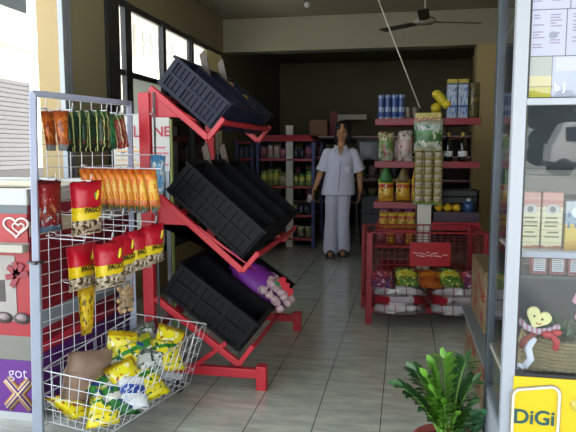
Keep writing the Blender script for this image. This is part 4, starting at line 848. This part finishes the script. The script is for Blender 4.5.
# tunic
CLOTH = M('#d6d9ee', .8, var=.05, scale=14, bump=.12)
def loft(m, rings, n=28):      # rings of (z, rx, ry, cy)
    vs = []; fs = []
    for z, rx, ry, cy in rings:
        for k in range(n): a = 2 * math.pi * k / n; vs.append((rx * math.cos(a), cy + ry * math.sin(a), z))
    for r_ in range(len(rings) - 1):
        for k in range(n): fs.append((r_ * n + k, r_ * n + (k + 1) % n, (r_ + 1) * n + (k + 1) % n, (r_ + 1) * n + k))
    fs.append(tuple(range(n - 1, -1, -1))); fs.append(tuple((len(rings) - 1) * n + k for k in range(n)))
    return m.add(vs, fs, None, True)
t = MB()
loft(t, [(.725, .202, .134, 0), (.80, .194, .130, 0), (.90, .180, .124, 0), (1.0, .166, .116, 0), (1.10, .166, .118, -.002), (1.17, .168, .114, 0), (1.215, .158, .098, .004), (1.25, .128, .08, .008), (1.275, .085, .066, .012), (1.29, .058, .055, .012)])
for A in (RA, LA):
    a, c = Vector(A[0][:3]), Vector(A[1][:3]); t.tube([a, a.lerp(c, .35), a.lerp(c, .7), c + (c - a) * -.02], [.066, .068, .070, .076], 16)
    t.ball(A[0][:3], .068)
soft('tunic', t, CLOTH, wd, .0085, 3)
pk = MB(); pk.ab((.045, -.134, .985), (.115, -.118, 1.07)); part('pocket', pk, CLOTH, wd, .006); 
pl = MB(); pl.box((.0, -.127, .92), (.012, .008, .40)); part('front_placket', pl, M('#9a9cb8', .8), wd, .002)
for z in (.80, .90, 1.0, 1.10): part('button', MB().ball((.0, -.132, z), (.006, .004, .006), 8, 6), M('#e0e0e8', .4), wd)
cl = MB()
for s in (-1, 1): cl.add([(s * .005, -.112, 1.175), (s * .075, -.085, 1.235), (s * .06, -.03, 1.305), (s * .03, -.062, 1.285), (s * .005, -.122, 1.172), (s * .085, -.098, 1.228), (s * .07, -.035, 1.315), (s * .03, -.072, 1.292)], [(0, 1, 2, 3), (7, 6, 5, 4), (0, 4, 5, 1), (1, 5, 6, 2), (2, 6, 7, 3), (3, 7, 4, 0)])
part('collar', cl, M('#c4c6dc', .8), wd, .003)
vn = MB().add([(-.03, -.116, 1.255), (.03, -.116, 1.255), (0, -.123, 1.18), (-.02, -.06, 1.29), (.02, -.06, 1.29)], [(0, 2, 1), (0, 1, 4, 3)]); part('neckline_skin', vn, SKIN, wd)
# trousers
q = MB(); q.ball((0, 0, .80), (.158, .115, .10), 20, 10)
for x, y0_, y1_ in ((-.070, 0, -.05), (.070, 0, .028)):
    q.tube([(x * .92, 0, .80), (x, (y0_ + y1_) / 2 - .01, .45), (x * 1.02, y1_, .07)], [.094, .078, .084], 20); q.tube([(x * 1.02, y1_, .10), (x * 1.02, y1_, .045)], .085, 20)
rr = random.Random(6); q.v = [(x + .006 * math.sin(z * 40 + x * 30), y + .006 * math.sin(z * 33 + 2), z) for x, y, z in q.v]
soft('trousers', q, M('#d0d2e8', .8, var=.06, scale=14, bump=.15), wd, .009, 3)
# hair: chin length, dark, fuller on her left
h = MB(); h.ball((hx + .006, .03, 1.486), (.098, .098, .108), 20, 14); h.ball((hx + .05, .035, 1.42), (.055, .07, .09)); h.ball((hx - .045, .045, 1.42), (.046, .06, .085)); h.ball((hx + .065, .02, 1.375), (.052, .055, .055)); h.ball((hx - .06, .03, 1.39), (.04, .05, .06)); h.ball((hx, .06, 1.40), (.075, .05, .08))
h.ball((hx - .045, -.045, 1.512), (.040, .034, .03), rot=(0, R(30), 0)); h.ball((hx + .04, -.045, 1.515), (.042, .036, .034), rot=(0, R(-30), 0)); h.ball((hx + .07, -.01, 1.45), (.02, .04, .06)); h.ball((hx - .07, .0, 1.45), (.016, .035, .055))
soft('hair', h, M('#15110f', .5), wd, .006, 3)
for s in (-1, 1):
    e = MB().ball((hx - .009 + s * .029, -.0765, 1.452), (.0115, .006, .0062), 10, 7); part('eye', e, M('#1c1614', .3), wd)
    e = MB().box((hx - .009 + s * .03, -.083, 1.474), (.03, .006, .0045), rot=(0, R(s * 8), 0)); part('eyebrow', e, M('#1c1614', .6), wd)
part('lips', MB().ball((hx - .008, -.083, 1.396), (.02, .006, .006), 12, 7), M('#7a3f38', .5), wd)
for x, y in ((-.071, -.055), (.071, .03)):
    sh_ = MB().ab((x - .043, y - .17, 0), (x + .038, y + .055, .018)); sh_.tube([(x - .043, y - .07, .015), (x - .03, y - .085, .07), (x - .003, y - .085, .082), (x + .025, y - .085, .07), (x + .038, y - .07, .015)], .012, 8)
    part('sandal', sh_, M('#2a2422', .5), wd, .005)
for ch in wd.children:                     # the upper body leans a little over the forward leg
    for v in ch.data.vertices: v.co.x += .034 * max(0, min(1, (v.co.z - .62) / .5))
kc = wd.matrix_basis @ Vector((-.305, -.085, .70))
solo('folded_cloth', pillow(.07, .085, .03, .9, seed=500, nx=6, nz=6, teeth=False, wob=.02), M('#d0d2d8', .7), 'small white cloth held in the walking woman\'s hand', 'cloth', (kc.x, kc.y - .02, kc.z + .03), (R(10), R(15), R(40)))

# ================================================================== SHOWCASE AT THE SHOP FRONT
SX, SY, SX1, SD = .312, 1.90, 1.70, .40
sc = thing('glass_showcase', 'white framed glass showcase on a yellow counter, papers on its upper panes', 'showcase', (SX, SY, 0))
def sp_(name, a, b, mt, bevel=0): return part(name, MB().ab((a[0] - SX, a[1] - SY, a[2]), (b[0] - SX, b[1] - SY, b[2])), mt, sc, bevel)
WAL = M('#979ca6', .35, var=.03)
sp_('post', (SX, SY, .02), (SX + .038, SY + .035, 2.7), WAL, .003); sp_('gasket', (SX + .038, SY + .004, .52), (SX + .044, SY + .03, 2.7), BLACK)
sp_('rear_post', (SX, SY + SD - .05, .02), (SX + .03, SY + SD, 2.7), M('#3a4248', .4, .3), .003)
sp_('side_rail', (SX + .002, SY + .035, .36), (SX + .028, SY + SD - .05, .385), M('#6a7278', .4)); sp_('side_glass', (SX + .012, SY + .035, .385), (SX + .018, SY + SD - .05, 2.7), CLR)
sp_('side_panel', (SX + .005, SY + .035, .02), (SX + .025, SY + SD - .05, .36), WAL)
cfr = sp_('counter_front', (SX + .034, SY - .004, .02), (SX1, SY + .03, .553), M('#c9ae10', .35, var=.03))
sp_('counter_top', (SX + .01, SY + .03, .53), (SX1, SY + SD, .545), M('#8c8a80', .5)); sp_('black_sill', (SX + .04, SY, .553), (SX1, SY + .03, .563), BLACK)
sp_('front_glass', (SX + .044, SY + .012, .563), (SX1, SY + .018, 1.382), GLASS('showcase_glass', '#f0f3f6', 0, .7)); sp_('middle_rail', (SX + .038, SY, 1.382), (SX1, SY + .03, 1.402), WAL, .002)
sp_('upper_glass', (SX + .044, SY + .004, 1.402), (SX1, SY + .009, 2.7), CLR)
sp_('back_panel', (SX + .03, SY + SD - .03, .52), (SX1, SY + SD - .015, 2.7), M('#14181e', .6)); sp_('pale_back_band', (SX + .04, SY + SD - .045, 1.095), (SX1, SY + SD - .03, 1.18), M('#66665e', .7))
sp_('shelf', (SX + .03, SY + .035, .925), (SX1, SY + SD - .05, .935), M('#d4d6d8', .3)); sp_('shelf_edge', (SX + .044, SY + .03, .922), (SX1, SY + .036, .94), WAL)
sp_('roof', (SX, SY, 2.68), (SX1, SY + SD, 2.72), WAL)
# the yellow sign on the counter
def rrect(x0, z0, x1, z1, r, dz0=0):
    p = []
    for cx, cz, a0 in ((x1 - r, z0 + r, -90), (x1 - r, z1 - r, 0), (x0 + r, z1 - r - dz0, 90), (x0 + r, z0 + r, 180)):
        for k in range(7): a = R(a0 + 15 * k); p.append((cx + r * math.cos(a), cz + r * math.sin(a)))
    return p
lg = MB(); lg.tube([(x, -.008, z) for x, z in rrect(.034, .29, .168, .527, .024, .014)], .0042, 6, True); part('sign_outline', lg, M('#d4d4ce', .4), cfr)
lg = MB(); lg.tube([(x, -.0065, z) for x, z in rrect(.0315, .287, .1705, .5305, .026, .014)], .0042, 6, True); part('sign_outline', lg, M('#8a8266', .4), cfr)
text('lettering', 'DiGi', .064, M('#16484a', .4), cfr, (.098, -.006, .423), bold=.0012)
sw = MB(); sw.lathe([(0, -.002), (.035, -.002), (.035, .002), (0, .002)], 20, mat=Matrix.Translation((.235, -.005, .475)) @ Matrix.Rotation(math.pi / 2, 4, 'X') @ Matrix.Diagonal((1, .7, 1, 1))); part('pale_swirl', sw, M('#c4b24c', .4), cfr)
# papers inside the upper pane
PAP = M('#9193ac', .7, var=.03)
def paper(x0, x1, z0, z1, lab, seed, lines=True, col=PAP):
    t = thing('notice_paper', lab, 'paper', (x0, SY + .0125, z0)); shp = part('sheet', MB().ab((0, -.001, 0), (x1 - x0, .001, z1 - z0)), col, t)
    if lines:
        r_ = random.Random(seed); m = MB(); W, H = x1 - x0, z1 - z0
        for cx in range(2):
            zz = H * .88
            while zz > H * .14:
                x = W * (.10 + .46 * cx); w = W * r_.uniform(.14, .34); m.ab((x, -.0016, zz), (x + w, -.0008, zz + .0035)); zz -= r_.choice((.008, .008, .011, .02))
        part('print', m, M('#6a5c78', .7), shp)
        m = MB().ball((W * .66, -.001, H * .45), (W * .12, .0006, H * .08), 14, 8); part('print', m, M('#5c6a78', .7), shp)
    return t
paper(.352, .452, 1.525, 1.655, 'pale lavender notice with a small round picture, taped beside the white post', 1); paper(.455, .60, 1.525, 1.655, 'pale lavender notice beside the round picture notice', 2)
paper(.348, .46, 1.658, 1.80, 'pale notice at the top of the showcase pane beside the post', 3); paper(.463, .60, 1.658, 1.80, 'pale notice at the top of the pane, one in from the post', 4)
t = paper(.350, .418, 1.405, 1.522, 'grey green and yellow card below the lavender notices', 5, False, M('#80867e', .6)); part('cream_band', MB().ab((0, -.002, .03), (.068, -.001, .062)), M('#a39a68', .6), t); part('yellow_band', MB().ab((0, -.002, 0), (.068, -.001, .032)), M('#96911a', .6), t)
t = paper(.420, .58, 1.405, 1.522, 'pale blue card with white letters beside the yellow card', 6, False, M('#8c92a6', .6)); text('lettering', 'b J', .032, M('#eef0f8', .5), t, (.022, -.002, .028)); part('white_corner', MB().ab((.008, -.002, .075), (.15, -.001, .115)), M('#9c9eb0', .6), t)
# goods inside
P_HERB = PRINT('pink_cream_box', [(0, '#a8624a'), (.06, '#e2d9a8'), (.48, '#e6dcb4'), (.74, '#c8847c'), (.86, '#d89a90')], stripes=('Z', 9, '#c8b48a', .12))
def herb(x, lab, w=.062):
    t = thing('tall_carton', lab, 'box', (x, SY + .14, .9355)); hc = part('carton', MB().ab((-w / 2, -.03, 0), (w / 2, .03, .182)), P_HERB, t, .002)
    part('oval_emblem', MB().ball((0, -.0305, .128), (.022, .0012, .016), 18, 8), M('#b4b2ac', .5), hc); part('oval_picture', MB().ball((0, -.0312, .128), (.010, .0012, .010), 12, 8), M('#6a6a66', .5), hc)
    m = MB(); rq = random.Random(int(x * 1000))
    for z in (.098, .085, .072, .052, .038): m.ab((-rq.uniform(.014, .024), -.0309, z), (rq.uniform(.014, .024), -.03, z + .005))
    part('print', m, M('#5a6a40', .6), hc)
herb(.395, 'tall pink and cream carton on the showcase shelf against the white post'); herb(.462, 'tall pink and cream carton on the showcase shelf, second from the post')
t = thing('product_box', 'yellow and blue box on the showcase shelf beyond the two cream cartons', 'box', (.535, SY + .14, .9355)); part('carton', MB().ab((-.034, -.03, 0), (.034, .03, .155)), PRINT('yellow_blue_box', [(0, '#d8a81c'), (.18, '#e0c03a'), (.52, '#8aa4b4'), (.75, '#c8ccd0')], blobs=(('#3a6a8a', 5, .6, .45, 1),)), t, .002); part('cap_emblem', MB().ball((.0, -.031, .12), (.018, .0012, .018), 14, 8), M('#d9dde0', .5), t)
sp_('under_shelf_tray', (SX + .05, SY + .10, .842), (SX1, SY + .30, .852), M('#2a3036', .5)); 
for i, x in enumerate((.43, .485, .54, .595)):
    t = thing('card_pack', 'small maroon pack with a white barcode card under the showcase shelf, %s from the post' % ORD[i], 'pack', (x, SY + .13, .853), group='maroon packs under the showcase shelf'); part('pack', MB().ab((-.024, -.02, 0), (.024, .02, .062)), M('#6a1c2a', .5), t, .002)
    m = MB().ab((-.017, -.0215, .012), (.017, -.02, .052)); part('white_card', m, M('#b4b8bc', .5), t); m = MB()
    for k in range(6): m.ab((-.015, -.0222, .016 + k * .006), (.015, -.0214, .0185 + k * .006))
    part('print', m, M('#5a5a60', .5), t)
# heart faced ribbon doll on a woven mat
bk2 = thing('woven_basket', 'flat woven straw basket at the bottom of the showcase', 'basket', (.53, SY + .15, .546))
m = MB()
for k in range(9): m.tube([(.135 * (1 - .02 * k) * math.cos(a) * 1.15, .11 * math.sin(a), .006 + .012 * k) for a in [2 * math.pi * j / 32 for j in range(32)]], .0068, 6, True)
for j in range(40): a = 2 * math.pi * j / 40; m.tube([(.158 * math.cos(a), .117 * math.sin(a), .0), (.134 * math.cos(a), .1 * math.sin(a), .112)], .0035, 5)
part('weave', m, M('#8a7a50', .8, var=.3, scale=40), bk2); part('base', MB().lathe([(.0, 0), (.15, 0), (.15, .006), (0, .006)], 24, mat=Matrix.Diagonal((1, .72, 1, 1))), M('#6a5c3c', .8), bk2)
gl_ = MB(); rr = random.Random(12)
for k in range(46): gl_.ball((rr.uniform(-.12, .13), rr.uniform(-.09, .05), .115 + rr.uniform(-.01, .03)), (.024, .008, .010), 8, 5, rot=(rr.uniform(-1, 1), rr.uniform(-1, 1), rr.uniform(0, 3)))
part('green_garland', gl_, M('#34502a', .7, var=.4, scale=30), bk2)
dl = thing('ribbon_doll', 'heart faced doll with striped ribbon scarf and white leg in the showcase', 'doll', (.418, SY + .042, .668))
hp = [(x, z) for x, y, z in heart(.034)]; m = MB().prism(hp, .012, Matrix.Rotation(R(24), 4, 'Y')); dl.scale = (1.18, 1, 1.18)
hf = part('heart_face', m, M('#e6dc96', .6), dl, .004); hf.location = (0, 0, .052)
for x, z in ((-.010, .058), (.010, .050)): part('eye', MB().ball((x, -.008, z), (.0028, .002, .0034), 8, 6), BLACK, dl)
part('mouth', MB().tube([(-.006, -.0075, .040), (.001, -.0085, .036), (.008, -.0075, .038)], .0014, 6), M('#a83030', .5), dl)
RIB = PRINT('striped_ribbon', [(0, '#e4d4d8'), (1, '#e4d4d8')], 'X', stripes=('X', 9, '#d08a9c', .45)); RRB = M('#b82c2c', .5); WRB = M('#dcdde2', .6)
def ribbon(name, pts, w, mt):
    m = MB(); k = len(pts); vs = []
    for x, y, z in pts: vs += [(x, y, z)]
    m.tube(pts, w, 8); m.v = [(v[0], y_ * .45, v[2]) for v, y_ in zip(m.v, [v[1] for v in m.v])]; return part(name, m, mt, dl)
ribbon('scarf', [(-.048, -.004, .046), (-.03, -.01, .026), (0, -.014, .016), (.03, -.012, .020), (.052, -.006, .034)], .0085, RIB)
ribbon('arm', [(.008, -.008, .014), (.035, -.012, .01), (.05, -.01, -.012), (.044, -.01, -.032)], .0095, RRB); ribbon('arm', [(-.004, -.008, .012), (-.03, -.01, -.008), (-.044, -.008, -.03)], .009, M('#8a3a24', .6))
ribbon('leg', [(-.008, -.006, -.002), (-.022, -.012, -.03), (-.014, -.014, -.06), (-.03, -.012, -.082)], .010, WRB); ribbon('foot', [(-.03, -.012, -.082), (-.05, -.012, -.076), (-.052, -.012, -.098), (-.04, -.012, -.112)], .0085, WRB)
part('bow', MB().ball((.022, -.016, .012), (.014, .007, .010), 10, 7).ball((.046, -.014, .018), (.013, .007, .009), 10, 7), RRB, dl)
rs = thing('ribbon_spray', 'pink and white ribbon curl hanging near the showcase doll', 'ribbon', (.555, SY + .04, .76)); part('curl', MB().tube([(-.02, 0, .06), (-.035, -.005, .03), (-.01, -.008, .01), (-.025, -.005, -.02), (-.005, 0, -.05)], .008, 8), M('#d89aa4', .5), rs); part('curl', MB().tube([(.02, 0, .05), (.0, -.004, .02), (.025, -.006, -.01), (.015, 0, -.05)], .008, 8), M('#d8dae0', .5), rs)
# clutter on the back ledge of the showcase
for i, (x, c, h_) in enumerate(((.40, '#8a8c90', .05), (.46, '#2a3448', .07), (.53, '#2c2f34', .06))): solo('small_box', carton(.05, .05, h_), M(c, .5), 'small %s box at the back of the showcase shelf, %s from the post' % (('grey', 'navy', 'black')[i], ORD[i]), 'box', (x, SY + .27, .9355), group='small boxes in the showcase')

# ================================================================== PLANTS
def leafmesh(m, base, d, nrm, ln, w, droop=.25, n=6):
    d = d.normalized(); sd = d.cross(nrm).normalized(); up = sd.cross(d); vs = []; fs = []
    for i in range(n + 1):
        t = i / n; ww = w * math.sin(math.pi * min(1, t * .92 + .06)) ** .8 * (1 - .25 * t); p = base + d * (ln * t) - Vector((0, 0, 1)) * (droop * ln * t * t)
        vs += [p - sd * ww + up * ww * .25, p, p + sd * ww + up * ww * .25]
    for i in range(n):
        a = i * 3; fs += [(a, a + 1, a + 4, a + 3), (a + 1, a + 2, a + 5, a + 4)]
    m.add(vs, fs, None, True)
def frond(parent, base, az, lean, height, nl, ll, lw, mt, curve=.5, bare=.28, th=.0075):
    pts = []; dirh = Vector((math.cos(az), math.sin(az), 0))
    for i in range(13):
        t = i / 12; pts.append(Vector(base) + dirh * (lean * (t ** 1.4)) + Vector((0, 0, height * (t - curve * t * t * .35))))
    part('stem', MB().tube(pts, [th * (1 - .6 * i / 12) for i in range(13)], 8), M('#5f8a34', .5), parent)
    m = MB(); rr = random.Random(int(az * 100) + nl)
    for i in range(nl):
        t = bare + (1 - bare) * i / (nl - 1); k = min(11, int(t * 12)); p = pts[k].lerp(pts[k + 1], t * 12 - k); ax = (pts[k + 1] - pts[k]).normalized()
        side = ax.cross(Vector((0, 0, 1))); side = side.normalized() if side.length > .1 else Vector((0, 1, 0))
        for s in (-1, 1):
            d = side * s * 1.0 + ax * .75 + Vector((0, 0, .15)) + Vector((rr.uniform(-.15, .15), rr.uniform(-.15, .15), rr.uniform(-.1, .15)))
            leafmesh(m, p, d, Vector((0, 0, 1)) + ax * -.3, ll * (1 - .45 * abs(t - .55) * 1.4) * rr.uniform(.88, 1.1), lw, rr.uniform(.1, .35))
    leafmesh(m, pts[-1], pts[-1] - pts[-2], Vector((0, 1, 0)), ll * .7, lw)
    part('leaves', m, mt, parent)
def leafmat(name, a, b_):
    m, nt, bb = newmat(name); tc = N(nt, 'ShaderNodeTexCoord'); no = N(nt, 'ShaderNodeTexNoise'); no.inputs['Scale'].default_value = 14; L(nt, tc.outputs['Object'], no.inputs[0])
    L(nt, mixc(nt, no.outputs['Fac'], C(a), C(b_)), bb.inputs['Base Color']); bb.inputs['Roughness'].default_value = .32; bb.inputs['Subsurface Weight'].default_value = 0
    bb.inputs['Transmission Weight'].default_value = 0; return m
LFN = leafmat('fresh_leaf', '#47862a', '#78b03c'); LFD = leafmat('dark_leaf', '#264e28', '#3d6a38')
pp_ = on_z(446, 480); p1 = thing('potted_plant', 'potted plant with arching feathery bright green fronds on the tiled floor', 'plant', (pp_.x, pp_.y, 0))
part('pot', MB().lathe([(.085, 0), (.095, .01), (.118, .13), (.130, .135), (.130, .165), (.112, .165), (.105, .13)], 26), M('#8c3f38', .6, var=.12), p1); part('soil', MB().lathe([(0, .135), (.108, .135), (.108, .145), (0, .15)], 20), M('#3a2c22', .95, var=.3, scale=40), p1)
for az, lean, h_, nl, ll, lw, mt in ((R(168), .045, .45, 20, .105, .016, LFN), (R(150), .12, .38, 13, .11, .018, LFD), (R(186), .15, .33, 12, .12, .02, LFD), (R(255), .05, .28, 15, .10, .015, LFN), (R(290), .05, .22, 12, .10, .015, LFN), (R(335), .06, .26, 12, .11, .014, LFD), (R(15), .07, .36, 13, .12, .012, LFD), (R(50), .08, .45, 14, .12, .012, LFD), (R(105), .05, .47, 14, .10, .015, LFN), (R(205), .07, .41, 17, .11, .016, LFN), (R(225), .06, .34, 15, .10, .015, LFN)):
    frond(p1, (.02 * math.cos(az), .02 * math.sin(az), .14), az, lean, h_ * .9, nl, ll * .85, lw * .85, mt, curve=.75)
p2p = on_z(486, 452); p2 = thing('small_leafy_plant', 'low plant with broad bluish green leaves beside the showcase counter', 'plant', (.262, 2.26, 0))
part('pot', MB().lathe([(.04, 0), (.045, .005), (.058, .07), (.062, .075), (.055, .075)], 20), M('#4a4440', .7), p2)
for az, lean, h_, nl, ll, lw in ((R(200), .05, .20, 6, .085, .018), (R(330), .04, .24, 6, .08, .018), (R(90), .05, .2, 6, .08, .018), (R(270), .06, .16, 6, .08, .018)): frond(p2, (0, 0, .06), az, lean, h_, nl, ll, lw, leafmat('blue_green_leaf', '#3f7a52', '#5f9a6c') if 'bgl' not in MATS else MATS['bgl'], th=.004)

# ================================================================== LIGHT: bright hazy sky and sun on the street
w = bpy.data.worlds.new('hazy_sky'); SC.world = w; w.use_nodes = True
bgd = w.node_tree.nodes['Background']; bgd.inputs[0].default_value = (.86, .93, 1.0, 1); bgd.inputs[1].default_value = 1.0
sd_ = bpy.data.lights.new('sun', 'SUN'); sd_.energy = 6.5; sd_.angle = R(2); sd_.color = (1, .96, .88)
so = bpy.data.objects.new('sun', sd_); COL.objects.link(so); so.rotation_euler = Vector((-.62, -.42, -.80)).to_track_quat('-Z', 'Y').to_euler()
SC.view_settings.view_transform = 'Standard'; SC.view_settings.look = 'None'; SC.view_settings.gamma = 1; SC.view_settings.use_curve_mapping = False
SC.view_settings.exposure = 2.25
SC.cycles.use_denoising = True
SC.cycles.max_bounces = 10; SC.cycles.diffuse_bounces = 6; SC.cycles.transparent_max_bounces = 16; SC.cycles.sample_clamp_indirect = 6
